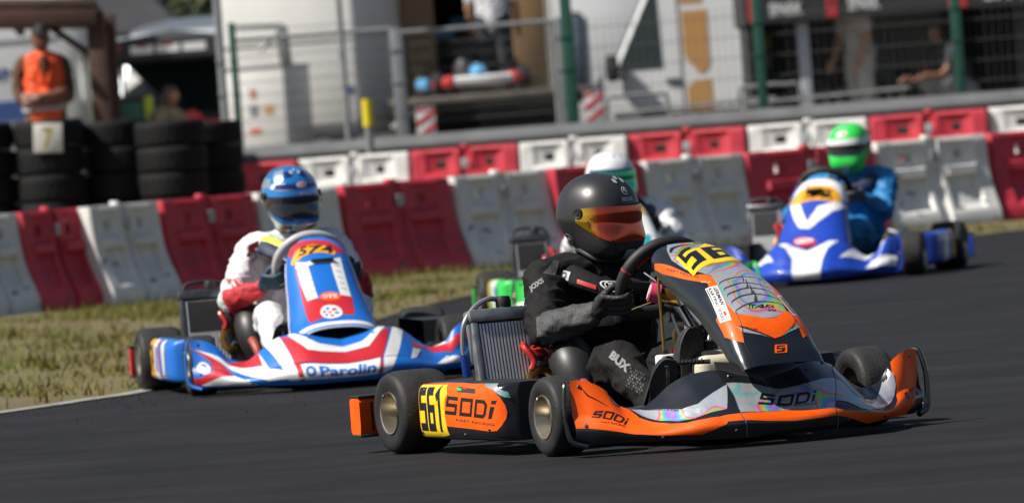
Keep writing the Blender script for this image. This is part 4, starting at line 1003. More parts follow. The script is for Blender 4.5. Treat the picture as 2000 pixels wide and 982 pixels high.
# livery outlines in the panels' own (u, v) coordinates
LV_BUMPER = {
'silver_c':[(-.167,.795),(-.112,.846),(-.067,.861),(.027,.768),(.097,.757),(.142,.734),(.232,.737),(.152,.313),(.007,.413),(-.172,.375),(-.172,.479),(-.167,.622)],
'orange_r':[(-.252,.34),(-.217,.359),(-.177,.363),(.007,.413),(.152,.313),(.197,.263),(.286,.201),(.361,.232),(.451,.259),(.491,.359),(.511,.552),(.52,.753),(.506,.977),(.545,.919),(.585,.869),(.64,.83),(.625,.618),(.58,.324),(.57,.158),(.53,.0),(.416,.0),(.301,.0),(.197,.158),(.152,.208),(-.007,.228),(-.187,.263),(-.227,.263),(-.261,.189)],
'silver_r':[(.232,.734),(.257,.683),(.266,.537),(.291,.448),(.346,.479),(.431,.703),(.461,.846),(.486,.985),(.501,1.0),(.506,.965),(.516,.772),(.511,.606),(.491,.479),(.456,.405),(.396,.351),(.306,.243),(.261,.274),(.217,.378),(.172,.413)],
'orange_l':[(-.615,.996),(-.59,1.0),(-.55,1.0),(-.511,1.0),(-.501,1.0),(-.486,1.0),(-.441,.981),(-.431,.734),(-.401,.591),(-.366,.436),(-.331,.367),(-.281,.351),(-.222,.344),(-.227,.236),(-.281,.135),(-.301,.097),(-.441,.22),(-.516,.22),(-.6,.263),(-.595,.471),(-.6,.745),(-.605,.911)],
'silver_l':[(-.501,1.0),(-.456,1.0),(-.406,.988),(-.351,.737),(-.321,.606),(-.276,.587),(-.222,.687),(-.167,.78),(-.207,.44),(-.271,.413),(-.306,.394),(-.346,.436),(-.386,.583),(-.416,.784),(-.436,1.0),(-.476,1.0)],
'sodi_c':[(-.072,.707),(.127,.614),(.102,.471),(-.102,.51)],
'kr_c':[(-.037,.517),(.102,.452),(.097,.425),(-.042,.486)],
'sodi_l':[(-.57,.533),(-.466,.653),(-.486,.413),(-.58,.432)],
'kr_l':[(-.56,.375),(-.491,.394),(-.496,.336),(-.56,.355)],
'url_l':[(-.396,.981),(-.326,.622),(-.331,.598),(-.401,.954)],
'seam_r':[(.276,1.0),(.232,.737),(.152,.313),(.157,.0)],
'seam_l':[(-.167,.795),(-.167,.622),(-.172,.479),(-.177,.344),(-.167,.008)],}
LV_NASSAU = {
'orange_l':[(-.876,.073),(-.614,.197),(-.444,.313),(-.236,.355),(-.181,.394),(-.236,.479),(-.305,.66),(-.336,.703),(-.421,.842),(-.622,.811),(-.815,.757),(-.745,.625),(-.629,.614),(-.405,.459),(-.367,.432),(-.552,.344),(-.9,.174),(-.961,.089)],
'orange_v':[(-.32,.668),(-.135,.695),(-.042,.714),(.004,.73),(.027,.73),(.143,.699),(.243,.683),(.29,.71),(.305,.768),(.158,.792),(.027,.834),(-.004,.846),(-.027,.83),(-.097,.803),(-.405,.737)],
'orange_r':[(.243,.683),(.514,.703),(.629,.741),(.683,.799),(.305,.853),(.32,.772),(.282,.714)],
'wedge':[(-.421,.745),(-.104,.811),(-.027,.838),(-.097,.819),(-.367,.784)],
'silver':[(-.22,.0),(.019,.0),(.22,.0),(.39,.046),(.444,.112),(.49,.181),(.498,.27),(.483,.332),(.243,.683),(.143,.699),(.027,.726),(.004,.726),(-.042,.714),(-.135,.695),(-.313,.664),(-.351,.579),(-.205,.425),(-.181,.386),(-.282,.32),(-.444,.263),(-.49,.178)],
'yellow':[(-.39,.181),(-.004,.131),(.22,.042),(.429,.097),(.483,.162),(.506,.236),(.127,.255),(-.012,.266),(-.097,.282),(-.444,.332)],
'olive_b':[(-.097,.282),(-.012,.266),(.127,.255),(.506,.236),(.506,.27),(.205,.266),(.004,.278),(-.089,.293)],
'olive_t':[(-.313,.154),(-.112,.108),(.004,.042),(.282,.0),(.058,.062),(-.058,.127),(-.344,.174)],
'n5':[(-.32,.174),(.004,.104),(-.012,.236),(-.367,.301)],
'n6':[(.012,.131),(.421,.097),(.375,.208),(.004,.236)],
'sticker':[(-.498,.459),(-.266,.475),(-.459,.691),(-.707,.66)],
'slogo':[(-.019,.888),(.035,.892),(.012,.946),(-.05,.942)],
'top_s':[(-.019,.0),(.019,.0),(.019,.0),(-.027,.015)],
'top_sodi':[(.042,.0),(.382,.0),(.398,.012),(.042,.0)],
'kr':[(-.714,.189),(-.344,.34),(-.413,.359),(-.776,.189)],
'itaka':[(-.058,.622),(.12,.645),(.081,.668),(-.089,.656)],
'lou0':[(-.189,.463),(-.058,.444),(.027,.429),(.22,.444)],
'lou1':[(-.205,.51),(-.058,.498),(.004,.486),(.158,.51)],
'lou2':[(-.228,.548),(-.073,.537),(.004,.525),(.166,.544)],
'lou3':[(-.243,.591),(-.073,.571),(.004,.564),(.181,.587)],
'lou4':[(-.282,.649),(-.089,.625),(.004,.614),(.205,.629)],
'tick0':[(.05,.417),(.012,.475)],
'tick1':[(.042,.456),(.004,.521)],
'tick2':[(.027,.506),(.004,.56)],
'tick3':[(.019,.544),(-.004,.614)],
'stick_r':[(.305,.571),(.459,.564),(.591,.691),(.328,.71)],
'url':[(-.39,.741),(-.12,.784),(-.135,.792),(-.405,.749)],}
LV_POD = {
'orange':[(.347,.225),(.35,.233),(.182,.238),(-.004,.239),(-.139,.236),(-.242,.213),(-.262,.171),(-.265,.142),(-.252,.108),(-.237,.083),(-.067,.091),(.127,.098),(.347,.087)],
'yellow':[(.347,.216),(.35,.23),(.139,.233),(.111,.207),(.132,.183),(.137,.135),(.124,.069),(.204,.061),(.347,.067),(.347,.072)],
'n561':[(.347,.223),(.137,.229),(.149,.083),(.347,.086)],
'sodi':[(.122,.199),(-.245,.184),(-.23,.124),(.137,.138)],
'kr':[(.049,.124),(-.232,.11),(-.227,.102),(.051,.116)],
'silver':[(-.127,.237),(-.222,.237),(-.267,.21),(-.27,.19),(-.262,.194),(-.227,.219)],
'tag':[(.051,.229),(-.102,.221),(-.109,.207),(.036,.211)],}
LV_K2_BUMPER = {
'red_c':[(-.252,1.0),(-.227,1.0),(-.202,.907),(-.157,.676),(-.007,.683),(.107,.703),(.207,1.0),(.222,1.0),(.152,.425),(.137,.1),(.122,.112),(.142,.432),(-.202,.432),(-.192,.097),(-.202,.112)],
'white_chev':[(-.222,1.0),(-.197,1.0),(-.137,.903),(-.102,.853),(-.007,.815),(.082,.838),(.167,1.0),(.202,1.0),(.107,.71),(-.007,.695),(-.157,.676),(-.207,.907)],
'white_r':[(.222,1.0),(.286,.973),(.237,.544),(.182,.17),(.142,.135),(.172,.552)],
'white_p':[(-.202,.402),(.142,.421),(.122,.112),(-.192,.097)],
'text':[(-.192,.375),(.127,.378),(.112,.135),(-.187,.124)],
'white_l':[(-.286,1.0),(-.252,1.0),(-.202,.135),(-.257,.097),(-.316,.992)],
'red1':[(-.63,.842),(-.56,.695),(-.501,.587),(-.466,.409),(-.58,.046),(-.645,.077),(-.645,.22),(-.6,.216),(-.55,.363),(-.555,.56)],
'red2':[(-.506,.741),(-.426,1.0),(-.346,.985),(-.341,.622),(-.401,.761),(-.486,.734)],
'white1':[(-.58,.761),(-.486,.749),(-.401,.741),(-.346,.591),(-.346,.985),(-.326,.459),(-.202,.124),(-.336,.151),(-.451,.548),(-.55,.68)],
'white2':[(-.6,.054),(-.466,.39),(-.376,.046),(-.54,.039)],
'logo':[(-.615,.541),(-.55,.595),(-.555,.274),(-.615,.22)],
'redr':[(.311,.811),(.416,1.0),(.476,.903),(.58,.73),(.575,.641),(.491,.537),(.461,.668),(.376,.842),(.306,.641)],
'whiter1':[(.371,1.0),(.471,1.0),(.516,.757),(.476,.923),(.416,1.0)],
'whiter2':[(.306,.641),(.346,.707),(.311,.413),(.281,.367)],
'whiter3':[(.406,.305),(.461,.506),(.56,.143),(.56,.104)],}
LV_K2_SHIELD = {
'red':[(-.514,.367),(-.367,.927),(-.151,.903),(.058,.884),(.228,.884),(.297,.695),(.197,.687),(-.143,.71),(-.282,.367)],
'w_l':[(-.483,.313),(-.228,.359),(-.151,.695),(-.328,.703),(-.429,.525)],
'w_r':[(.097,.359),(.328,.32),(.274,.699),(.112,.687)],
'plate':[(-.637,.29),(-.405,.201),(-.058,.185),(.158,.224),(.266,.27),(.212,.305),(-.004,.274),(-.282,.286),(-.537,.328)],
'num':[(-.32,.189),(.236,.208),(.205,.29),(-.398,.274)],
'red_t':[(-.822,.127),(-.73,.112),(-.367,.089),(.019,.124),(.336,.181),(.552,.251),(.259,.278),(.158,.224),(-.058,.181),(-.405,.197),(-.606,.247)],
'oval':[(-.135,.687),(-.058,.656),(.004,.653),(.073,.668),(.12,.703),(.05,.734),(-.012,.737),(-.089,.722)],
'ovtxt':[(-.097,.664),(.097,.672),(.073,.726),(-.112,.714)],
'logo':[(-.243,.846),(-.143,.83),(-.166,.776),(-.035,.757),(.019,.768),(.143,.764),(.127,.826),(.066,.931),(-.019,.95),(-.143,.942),(-.151,.88)],
'white_b':[(-.506,.351),(-.019,.351),(.127,.351),(.143,.378),(-.027,.382),(-.452,.398)],}
LV_K3 = {
'white':[(-.232,1.0),(-.162,1.0),(-.077,.985),(.002,.946),(.077,.988),(.157,1.0),(.222,1.0),(.152,.815),(.127,.556),(.117,.1),(-.082,.178),(-.097,.656),(-.162,.9)],
'w2':[(.242,.552),(.321,.958),(.431,1.0),(.516,1.0),(.565,.973),(.466,1.0),(.406,.795)],
'w3':[(.416,.336),(.451,.699),(.625,.394),(.62,.139)],
'wtop':[(-.382,.274),(-.274,.162),(.104,.131),(.714,.104),(.915,.147),(1.0,.305),(.591,.371),(.359,.402),(.56,.29),(.097,.251),(-.22,.251)],
'yellow':[(-.514,.347),(-.22,.251),(.089,.243),(.56,.29),(.521,.359),(.359,.409),(-.158,.405)],
'num':[(-.189,.278),(.32,.251),(.351,.382),(-.22,.371)],
'V':[(-.583,.39),(-.251,.425),(-.05,.664),(.042,.483),(.467,.39),(.869,.394),(.336,.533),(.073,.668),(-.019,.757),(-.166,.734)],
'oval':[(-.251,.915),(-.174,.861),(-.058,.857),(.019,.888),(.097,.95),(.058,.992),(-.027,1.0),(-.143,.981)],}
def mirror(p): return [(-x, y) for x, y in p]
def strip(pts, w0, w1):
    # tapered band along a polyline: thin at both ends, w0 then w1 half widths in (u, v)
    n = len(pts); a = []; b = []
    for i, (x, y) in enumerate(pts):
        t = i/(n-1); w = (w0*(1-t)+w1*t)
        a.append((x, y-w)); b.append((x, y+w))
    return a+b[::-1]
LB, LN, LP = LV_BUMPER, LV_NASSAU, LV_POD
oR = LB['orange_r'][:12]+[(.512, .80), (.52, 1.0), (.56, 1.0), (.60, 1.0), (.629, 1.0), (.629, .62), (.612, .45), (.59, .28)]+LB['orange_r'][18:]
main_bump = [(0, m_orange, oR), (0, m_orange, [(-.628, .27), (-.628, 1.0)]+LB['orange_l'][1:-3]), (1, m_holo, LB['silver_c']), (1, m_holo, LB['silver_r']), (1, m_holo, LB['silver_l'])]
def seam(p, w=.0016): return [(x-w, y) for x, y in p]+[(x+w, y) for x, y in p[::-1]]
main_bump += [(2, m_line, seam(LB['seam_r'])), (2, m_line, seam(LB['seam_l'])), (1, m_ink, [(-.60, .93), (-.575, .78), (-.535, .70), (-.52, .66), (-.545, .70), (-.58, .76)])]
main_bump += [(3, m_edge, [(x+.0017, y) for x, y in seam(LB['seam_r'], .0006)]), (3, m_edge, [(x+.0017, y) for x, y in seam(LB['seam_l'], .0006)])]
main_btxt = [(2, m_ink, G_SODI, LB['sodi_c']), (2, m_ink, text2d('KART RACING', .01), LB['kr_c']), (2, m_ink, G_SODI, LB['sodi_l']), (2, m_ink, text2d('KART RACING', .005), LB['kr_l']),
             (2, m_ink, text2d('SODIKART.COM', .02), LB['url_l']), (2, m_ink, G_SODI, [(.53, .38), (.60, .42), (.595, .26), (.525, .22)]), (2, m_ink, text2d('SODIKART.COM', .01), [(.33, .42), (.41, .66), (.415, .60), (.335, .36)])]
sil = LN['silver']
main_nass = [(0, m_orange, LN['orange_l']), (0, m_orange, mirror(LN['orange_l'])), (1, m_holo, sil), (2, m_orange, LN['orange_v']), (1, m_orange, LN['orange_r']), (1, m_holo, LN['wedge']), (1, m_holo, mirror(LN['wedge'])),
             (2, m_olive, LN['olive_b']), (2, m_olive, LN['olive_t']), (3, m_yellow, LN['yellow']), (2, m_white, LN['sticker']), (2, m_white, LN['stick_r']), (2, m_orange, LN['slogo'])]
for i in range(5):
    p = LN['lou%d' % i]; p = p+[(2*p[2][0]-q[0], q[1]) for q in p[1::-1]] if False else p
    ext = [(p[0][0]-.03, p[0][1]+.012)]+p+[(p[3][0]+.10, p[3][1]+.022)]
    main_nass.append((2, m_line, [(x, y-.001-.006*(1-abs(k-2.2)/3)) for k, (x, y) in enumerate(ext)]+[(x, y+.002) for x, y in ext[::-1]]))
for i in range(4):
    a, b2 = LN['tick%d' % i]; main_nass.append((2, m_line, [(a[0]-.004, a[1]), (a[0]+.004, a[1]), (b2[0]+.004, b2[1]), (b2[0]-.004, b2[1])]))
main_nass += [(2, m_line, [(-.30, .655), (-.285, .66), (-.33, .76), (-.42, .85), (-.44, .99), (-.45, .99), (-.43, .845), (-.345, .755)]), (2, m_line, [(.30, .655), (.285, .66), (.33, .76), (.42, .85), (.44, .99), (.45, .99), (.43, .845), (.345, .755)])]
main_nass += [(3, m_ink, [(.02, .045), (.0, .06), (-.22, .10), (-.34, .13), (-.36, .115), (-.25, .075)])]
main_ntxt = [(4, m_ink, D5, LN['n5']), (4, m_ink, D6, LN['n6']), (4, m_ink, D1, [(.45, .095), (.60, .10), (.58, .2), (.41, .20)]),
             (3, m_ink, SLOGO, LN['slogo']), (2, m_ink, text2d('KART RACING', .004), LN['kr']), (2, m_ink, text2d('ITAKA', .03), [(x, y) for x, y in LN['itaka'][:2]]+[(.085, .662), (-.083, .652)]), (2, m_ink, text2d('SHOP', .03), [(.02, .668), (.09, .674), (.085, .688), (.015, .682)]),
             (2, m_orange, SLOGO, [(-.06, .012), (.02, .012), (.02, .05), (-.06, .052)]), (2, m_ink, G_SODI, [(.05, .014), (.30, .012), (.30, .048), (.05, .050)]),
             (3, m_ink, text2d('SODIKART.COM', .01), LN['url']), (3, m_ink, text2d('SODIKART.COM', .01), [(.17, .79), (.33, .735), (.335, .745), (.18, .80)]), (2, m_white, text2d('SODIKART.COM', .0), [(-.44, .395), (-.30, .43), (-.305, .44), (-.445, .405)])]
def bil(q, x, y):
    tl, tr, br, bl = q
    return tuple((tl[k]*(1-x)+tr[k]*x)*y+(bl[k]*(1-x)+br[k]*x)*(1-y) for k in (0, 1))
for st in (LN['sticker'],):
    # the sticker reads along its long side: text runs from top-left corner down the panel
    tl, tr, br, bl = st
    q = [tr, br, bl, tl]
    def sub(x0, x1, y0, y1): return [bil(q, x0, y1), bil(q, x1, y1), bil(q, x1, y0), bil(q, x0, y0)]
    main_ntxt += [(3, m_ink, text2d('GERMAN', .03), sub(.04, .55, .62, .92)), (3, m_ink, text2d('KARTING SERIES', .03), sub(.04, .97, .22, .52))]
    main_nass += [(3, m_ink, [bil(q, .04, .06), bil(q, .5, .06), bil(q, .5, .15), bil(q, .04, .15)]), (3, m_ink, [bil(q, .55, .1), bil(q, .95, .1), bil(q, .95, .13), bil(q, .55, .13)]), (3, m_red, [bil(q, .72, .60), bil(q, .80, .56), bil(q, .86, .66), bil(q, .82, .82), bil(q, .72, .80)])]
    q2 = [LN['stick_r'][k] for k in (0, 1, 2, 3)]
    main_ntxt += [(3, m_ink, text2d('KARTING', .03), [bil(q2, .1, .95), bil(q2, .45, .95), bil(q2, .45, .05), bil(q2, .1, .05)]), (3, m_ink, text2d('SERIES', .03), [bil(q2, .55, .95), bil(q2, .9, .95), bil(q2, .9, .05), bil(q2, .55, .05)])]
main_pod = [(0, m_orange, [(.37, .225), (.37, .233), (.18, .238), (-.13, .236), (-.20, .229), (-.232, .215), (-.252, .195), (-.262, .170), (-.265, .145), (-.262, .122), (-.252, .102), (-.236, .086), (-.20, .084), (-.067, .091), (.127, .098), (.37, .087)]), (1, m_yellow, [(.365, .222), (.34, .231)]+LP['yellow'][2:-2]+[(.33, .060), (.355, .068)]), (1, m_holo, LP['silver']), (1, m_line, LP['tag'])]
t0, t1, t2, t3 = LP['tag']
main_pod += [(2, m_green, [(t0[0]-.005, t0[1]-.004), (t0[0]-.04, t0[1]-.006), (t3[0]-.035, t3[1]+.004), (t3[0]-.002, t3[1]+.004)]), (2, m_red, [(t0[0]-.05, t0[1]-.004), (t0[0]-.09, t0[1]-.006), (t0[0]-.09, t0[1]-.01), (t0[0]-.05, t0[1]-.009)])]
main_ptxt = [(2, m_ink, N561, [(.338, .224), (.150, .226), (.145, .078), (.335, .082)]), (1, m_ink, G_SODI, LP['sodi']), (1, m_ink, text2d('KART RACING', .01), LP['kr'])]
CFG_MAIN = dict(bbase=m_char, bump=main_bump, btxt=main_btxt, S=nassau, nbase=m_char, nass=main_nass, ntxt=main_ntxt, pbase=m_char, pod=main_pod, ptxt=main_ptxt,
                rend=m_orange, rmid=m_char, full=True, gripred=m_redpl, steer=-2)
# ---- red, white and blue kart
B2, S2 = LV_K2_BUMPER, LV_K2_SHIELD
def ellip(c, a, b, n=18): return [(c[0]+a*math.cos(2*math.pi*k/n), c[1]+b*math.sin(2*math.pi*k/n)) for k in range(n)]
k2_bump = [(0, m_red, [(-.252, 1.0), (-.202, .907), (-.157, .676), (-.007, .683), (.107, .703), (.17, .9), (.222, 1.0), (.152, .425), (.137, .1), (.122, .10), (.140, .438), (-.202, .438), (-.195, .09), (-.212, .10), (-.23, .6)]),
           (1, m_white, B2['white_chev']), (0, m_white, [(.235, 1.0), (.286, 1.0), (.237, .544), (.182, .17), (.142, .10), (.158, .425)]), (1, m_white, B2['white_p']),
           (0, m_white, [(-.30, 1.0), (-.256, 1.0), (-.232, .6), (-.214, .10), (-.257, .097), (-.316, .992)]), (0, m_red, B2['red1']), (0, m_red, B2['red2']), (1, m_white, [(-.62, .80)]+B2['white1']), (1, m_white, B2['white2']),
           (2, m_white, ellip((-.585, .42), .026, .13)), (3, m_blue, ellip((-.583, .42), .014, .08)), (0, m_red, B2['redr']), (1, m_white, B2['whiter1']), (1, m_white, B2['whiter2']), (1, m_white, B2['whiter3']),
           (2, m_line, [(-.645, .43), (.645, .43), (.645, .422), (-.645, .422)])]
k2_btxt = [(2, m_blue, text2d('Parolin', .03), [(-.13, .36), (.122, .366), (.108, .15), (-.125, .15)])]
k2_bump += [(2, m_blue, ellip((-.165, .26), .022, .10)), (3, m_white, ellip((-.165, .26), .010, .045)), (3, m_white, [(-.085, .80), (.055, .80), (.05, .815), (-.08, .818)])]
k2_nass = [(0, m_red, S2['red']), (1, m_white, S2['w_l']), (1, m_white, S2['w_r']), (0, m_red, S2['red_t']), (1, m_amber, S2['plate']), (2, m_orange, S2['oval']), (2, m_white, S2['white_b']),
           (2, m_white, ellip((-.045, .85), .115, .075)), (1, m_white, [(-1, .95), (-.9, .955), (.9, .955), (1, .95), (1, .975), (.9, .982), (-.9, .982), (-1, .975)])]
cx, cy = -.045, .85
for k in range(6):
    a = k*1.047+.3; k2_nass.append((3, m_red if k % 2 else m_blue, ellip((cx+.062*math.cos(a), cy+.040*math.sin(a)), .022, .014, 10)))
k2_nass.append((3, m_red, ellip((cx, cy), .018, .012, 10)))
for s, qd in ((-1, S2['w_l']), (1, S2['w_r'])):
    for k in range(5):
        y = .40+.055*k; x0 = -.33+.015*k if s < 0 else .15; k2_nass.append((2, m_line, [(x0, y), (x0+.10, y+.012), (x0+.10, y+.018), (x0, y+.005)]))
k2_ntxt = [(2, m_ink, text2d('574', .03), S2['num']), (3, m_white, text2d('OTK', .03), [(-.08, .672), (.08, .678), (.07, .715), (-.09, .708)])]
k2_pod = [(0, m_amber, [(.37, .07), (.20, .07), (.20, .235), (.37, .235)]), (0, m_white, [(.20, .07), (.06, .06), (.10, .235), (.20, .235)]), (0, m_red, [(.06, .06), (.02, .06), (.06, .235), (.10, .235)]), (1, m_blue, [(.16, .10), (.09, .09), (.10, .2), (.15, .21)]), (0, m_white, [(-.06, .07), (-.12, .1), (-.14, .2), (-.10, .235), (-.02, .235)])]
k2_ptxt = [(1, m_ink, text2d('574', .03), [(.345, .21), (.215, .21), (.215, .09), (.345, .09)])]
m_hsil = mat('silver_grip', (.40, .40, .41), .45)
CFG_2 = dict(bbase=m_blue, bump=k2_bump, btxt=k2_btxt, S=shield, nbase=m_blue, nass=k2_nass, ntxt=k2_ntxt, pbase=m_blue, pod=k2_pod, ptxt=k2_ptxt, rend=m_red, rmid=m_blackm, nedge=m_white, grip=m_hsil, nz=-.025, steer=0, rad=dict(c=(-.43, .10), w=.18, zb=.12, zt=.395))
# ---- blue and white kart
B3 = LV_K3
k3_bump = [(0, m_white, [(-.232, 1.0), (-.162, 1.0), (-.077, .985), (.002, .946), (.077, .988), (.10, 1.0), (.222, 1.0), (.152, .815), (.127, .556), (.117, .03), (-.082, .03), (-.097, .656), (-.162, .9)]), (0, m_white, B3['w2']), (0, m_white, B3['w3']), (0, m_white, mirror(B3['w2'])), (0, m_white, mirror(B3['w3']))]
k3_nass = [(0, m_white, [(-.6, .30), (-.382, .18), (-.274, .05), (.104, .03), (.5, .03), (.8, .10), (.9, .3), (.591, .371), (.359, .402), (.56, .29), (.097, .251), (-.22, .251)]), (1, m_amber, [(-.62, .37), (-.34, .25), (-.05, .20), (.36, .23), (.62, .33), (.48, .42), (0, .40), (-.45, .425)]), (1, m_white, B3['V']), (1, m_red, B3['oval']), (2, m_white, ellip((-.075, .925), .12, .035))]
k3_ntxt = [(2, m_ink, text2d('52', .03), B3['num']), (3, m_red, text2d('CRG', .03), [(-.15, .912), (0, .918), (0, .938), (-.15, .934)])]
CFG_3 = dict(bbase=m_dblue, bump=k3_bump, btxt=[], S=shield, nbase=m_dblue, nass=k3_nass, ntxt=k3_ntxt, nz=-.065, nsx=1.18, bsx=.80, pbase=m_dblue, pod=[(0, m_white, [(.1, .06), (-.1, .06), (-.05, .2), (.1, .235)]), (0, m_amber, [(.37, .07), (.24, .07), (.24, .235), (.37, .235)])], ptxt=[], rend=m_dblue, rmid=m_blackm, steer=3, rad=dict(zt=.42))
# ---- green kart, mostly hidden
k4_bump = [(0, m_white, [(-.56, .1), (-.30, .1), (-.35, .8), (-.5, .9)]), (0, m_teal, [(-.15, .1), (.15, .1), (.2, .9), (-.2, .9)]), (0, m_white, [(.56, .1), (.30, .1), (.35, .8), (.5, .9)])]
CFG_4 = dict(bbase=m_green, bump=k4_bump, btxt=[], S=nassau, nbase=m_white, nz=-.04, nass=[(0, m_teal, [(-.3, .55), (.3, .55), (.2, .8), (-.2, .8)]), (1, m_amber, LN['yellow'])], ntxt=[(2, m_ink, text2d('538', .03), [(-.35, .17), (.35, .12), (.35, .22), (-.35, .28)])], pbase=m_green,
             pod=[(0, m_white, [(.10, .06), (-.15, .06), (-.05, .235), (.2, .235)]), (1, m_teal, [(-.06, .10), (-.2, .10), (-.14, .2), (0, .2)]), (0, m_amber, [(.37, .07), (.26, .07), (.26, .235), (.37, .235)])], ptxt=[], rend=m_green, rmid=m_blackm, steer=0, rad=dict(zt=.42))
# ------------------------------------------------------------------ people
m_suit = mat('black_race_suit', (.010, .0095, .010), .8, var=.35, vs=9, bump=.5, bs=34, spec=.2)
m_suitg = mat('grey_suit_panel', (.045, .045, .047), .7, var=.25, vs=40, bump=.4, bs=60)
m_suitw = mat('white_race_suit', (.66, .66, .67), .65, var=.08, vs=9, bump=.5, bs=26)
m_suitr = mat('red_suit_panel', (.45, .02, .03), .65, bump=.4, bs=30)
m_suitb = mat('blue_race_suit', (.008, .17, .42), .65, var=.2, vs=9, bump=.5, bs=26)
m_suitn = mat('navy_suit_panel', (.015, .02, .06), .65, bump=.4, bs=30)
m_glove = mat('black_leather_glove', (.014, .014, .015), .55, var=.3, vs=30, bump=.4, bs=110)
m_gloveg = mat('grey_glove', (.10, .10, .11), .6, var=.2, vs=30, bump=.3, bs=90)
m_shoe = mat('black_suede_shoe', (.016, .016, .017), .7, var=.3, vs=20, bump=.2, bs=80)
m_sole = mat('shoe_sole', (.022, .021, .021), .6, var=.5, vs=12, bump=.3, bs=60)
m_skin = mat('skin', (.42, .21, .13), .5, var=.1, vs=8)
m_skind = mat('shaded_tanned_skin', (.17, .07, .04), .5, var=.1, vs=8)  # tan tone with the shade on the marshal's skin darkened into it
m_neon = mat('neon_yellow', (.55, .75, .02), .5)
def person_body(name, parent, chains, voxel, mats, sm=6, wr=0., seed=1):
    # chains: (points, radii, material index); tubes and balls fused into ONE skin by a voxel remesh
    b = MB(); cen = []
    dummy = mats[0]
    for pts, rad, mi in chains:
        P = [Vector(p[:3]) for p in pts]
        P, rr = spline(P, list(rad), 5)
        b.tube(P, rr, dummy, 14, caps=True)
        for p, r in zip(P, rr): cen.append((p, r, mi))
        for p, r in ((P[0], rr[0]), (P[-1], rr[-1])):
            bb = bmesh.new(); bmesh.ops.create_icosphere(bb, subdivisions=2, radius=r); b.bm(bb, dummy, Matrix.Translation(p))
    o = b.build('tmp')
    md = o.modifiers.new('r', 'REMESH'); md.mode = 'VOXEL'; md.voxel_size = voxel; md.use_smooth_shade = True
    if sm:
        s = o.modifiers.new('s', 'SMOOTH'); s.iterations = sm; s.factor = .5
    bpy.context.view_layer.update()
    dg = bpy.context.evaluated_depsgraph_get()
    me = bpy.data.meshes.new_from_object(o.evaluated_get(dg)); bpy.data.objects.remove(o)
    me.name = name; me.materials.clear()
    for m in mats: me.materials.append(m)
    if wr:
        from mathutils import noise
        me.update()
        nn = [v.normal.copy() for v in me.vertices]
        for v, n_ in zip(me.vertices, nn):
            q = v.co; a_ = noise.noise(Vector((q.x*9, q.y*9, q.z*15))+Vector((3, 1, 7))*seed); c_ = noise.noise(Vector((q.x*23, q.y*21, q.z*38))+Vector((9, 2, 4)))
            v.co += n_*wr*(.75-2.9*abs(a_)+.9*(.35-abs(c_)))
    if len(mats) > 1:
        for f in me.polygons:
            c = f.center; best = 1e9; k = 0
            for p, r, mi in cen:
                d = (p-c).length/r
                if d < best: best = d; k = mi
            f.material_index = k
    me.polygons.foreach_set('use_smooth', [True]*len(me.polygons))
    ob = bpy.data.objects.new(name, me); COL.objects.link(ob); ob.parent = parent
    return ob
def hand(parent, wrist, grip, axis, mats, side, name='glove', back=None, voxel=.0042, cuff=True, r=.0095, grip_r=.0215):
    # closed hand round a bar at 'grip' running along 'axis': four fingers wrap it, the thumb closes from the other side
    W0, G, A = Vector(wrist), Vector(grip), Vector(axis).normalized()
    d = (G-W0); d = (d-A*d.dot(A)).normalized()           # wrist towards the bar
    n = A.cross(d)                                        # round-the-bar direction
    if back is not None and n.dot(Vector(back)) < 0: n = -n  # n points to the back of the hand
    R0 = grip_r+r
    ch = []
    kn = []
    for i, (o, L) in enumerate(((.030, .92), (.010, 1.0), (-.011, .96), (-.031, .80))):
        c = G+A*o
        k0 = c-d*(R0+.022)+n*(R0*.75)                      # knuckle
        p1 = c+n*(R0*1.12)+d*.004*L; p2 = c+d*(R0*1.02)+n*(R0*.45); p3 = c+d*(R0*.72)-n*(R0*.78); p4 = c-d*.012-n*(R0*1.0)
        ch.append(([k0, p1, p2, p3] if L < .9 else [k0, p1, p2, p3, p4], [r*1.18, r*1.1, r, r*.92, r*.85][:4 if L < .9 else 5], 0)); kn.append(k0)
    pc = W0+(kn[1]+kn[2])*.0
    ch.append(([W0, (W0+kn[0])*.5+n*.004, kn[0]], [.026, .019, .0145], 0)); ch.append(([W0, (W0+kn[3])*.5+n*.004, kn[3]], [.026, .020, .0135], 0)); ch.append(([W0, (W0+(kn[1]+kn[2])*.5)*.5+n*.006, (kn[1]+kn[2])*.5], [.027, .021, .015], 0))
    tb = W0+(kn[0]-W0)*.42-n*.012+A*.012
    ch.append(([tb, G+A*.042-d*(R0*.9)-n*(R0*.35), G+A*.036-n*(R0*1.05)+d*.002, G+A*.022-n*(R0*.95)+d*(R0*.55)], [.0165, .0125, .0112, .010], 0))
    if cuff:
        u = (W0-G).normalized(); ch.append(([W0, W0+u*.05], [.029, .034], 1 if len(mats) > 1 else 0))
    return person_body(name, parent, ch, voxel, mats, 3)
def helmet_pt(a, e, k=1.0, grow=0.):
    # a: azimuth from the front (radians, + towards +x), e: elevation
    x, y, z = math.sin(a)*math.cos(e), -math.cos(a)*math.cos(e), math.sin(e)
    rz = .148 if z > 0 else .140
    front = max(0., -y)
    rx = .124; ry = .139 if y < 0 else .152
    low = max(0., -z-.05)
    ry2 = ry+.016*low*front*2.2-(.055*low if y > 0 else 0); rx2 = rx-.035*low*(1.-.3*front)
    lf = max(0., min(1., (-z)/.55)); lf = lf*lf*(3-2*lf)*max(0., min(1., (-y+.15)/.5)); p = 2.3+1.7*lf
    t = (abs(x/rx2)**p+abs(y/ry2)**p+abs(z/rz)**p)**(-1/p)
    t += grow
    return (x*t, y*t, z*t)
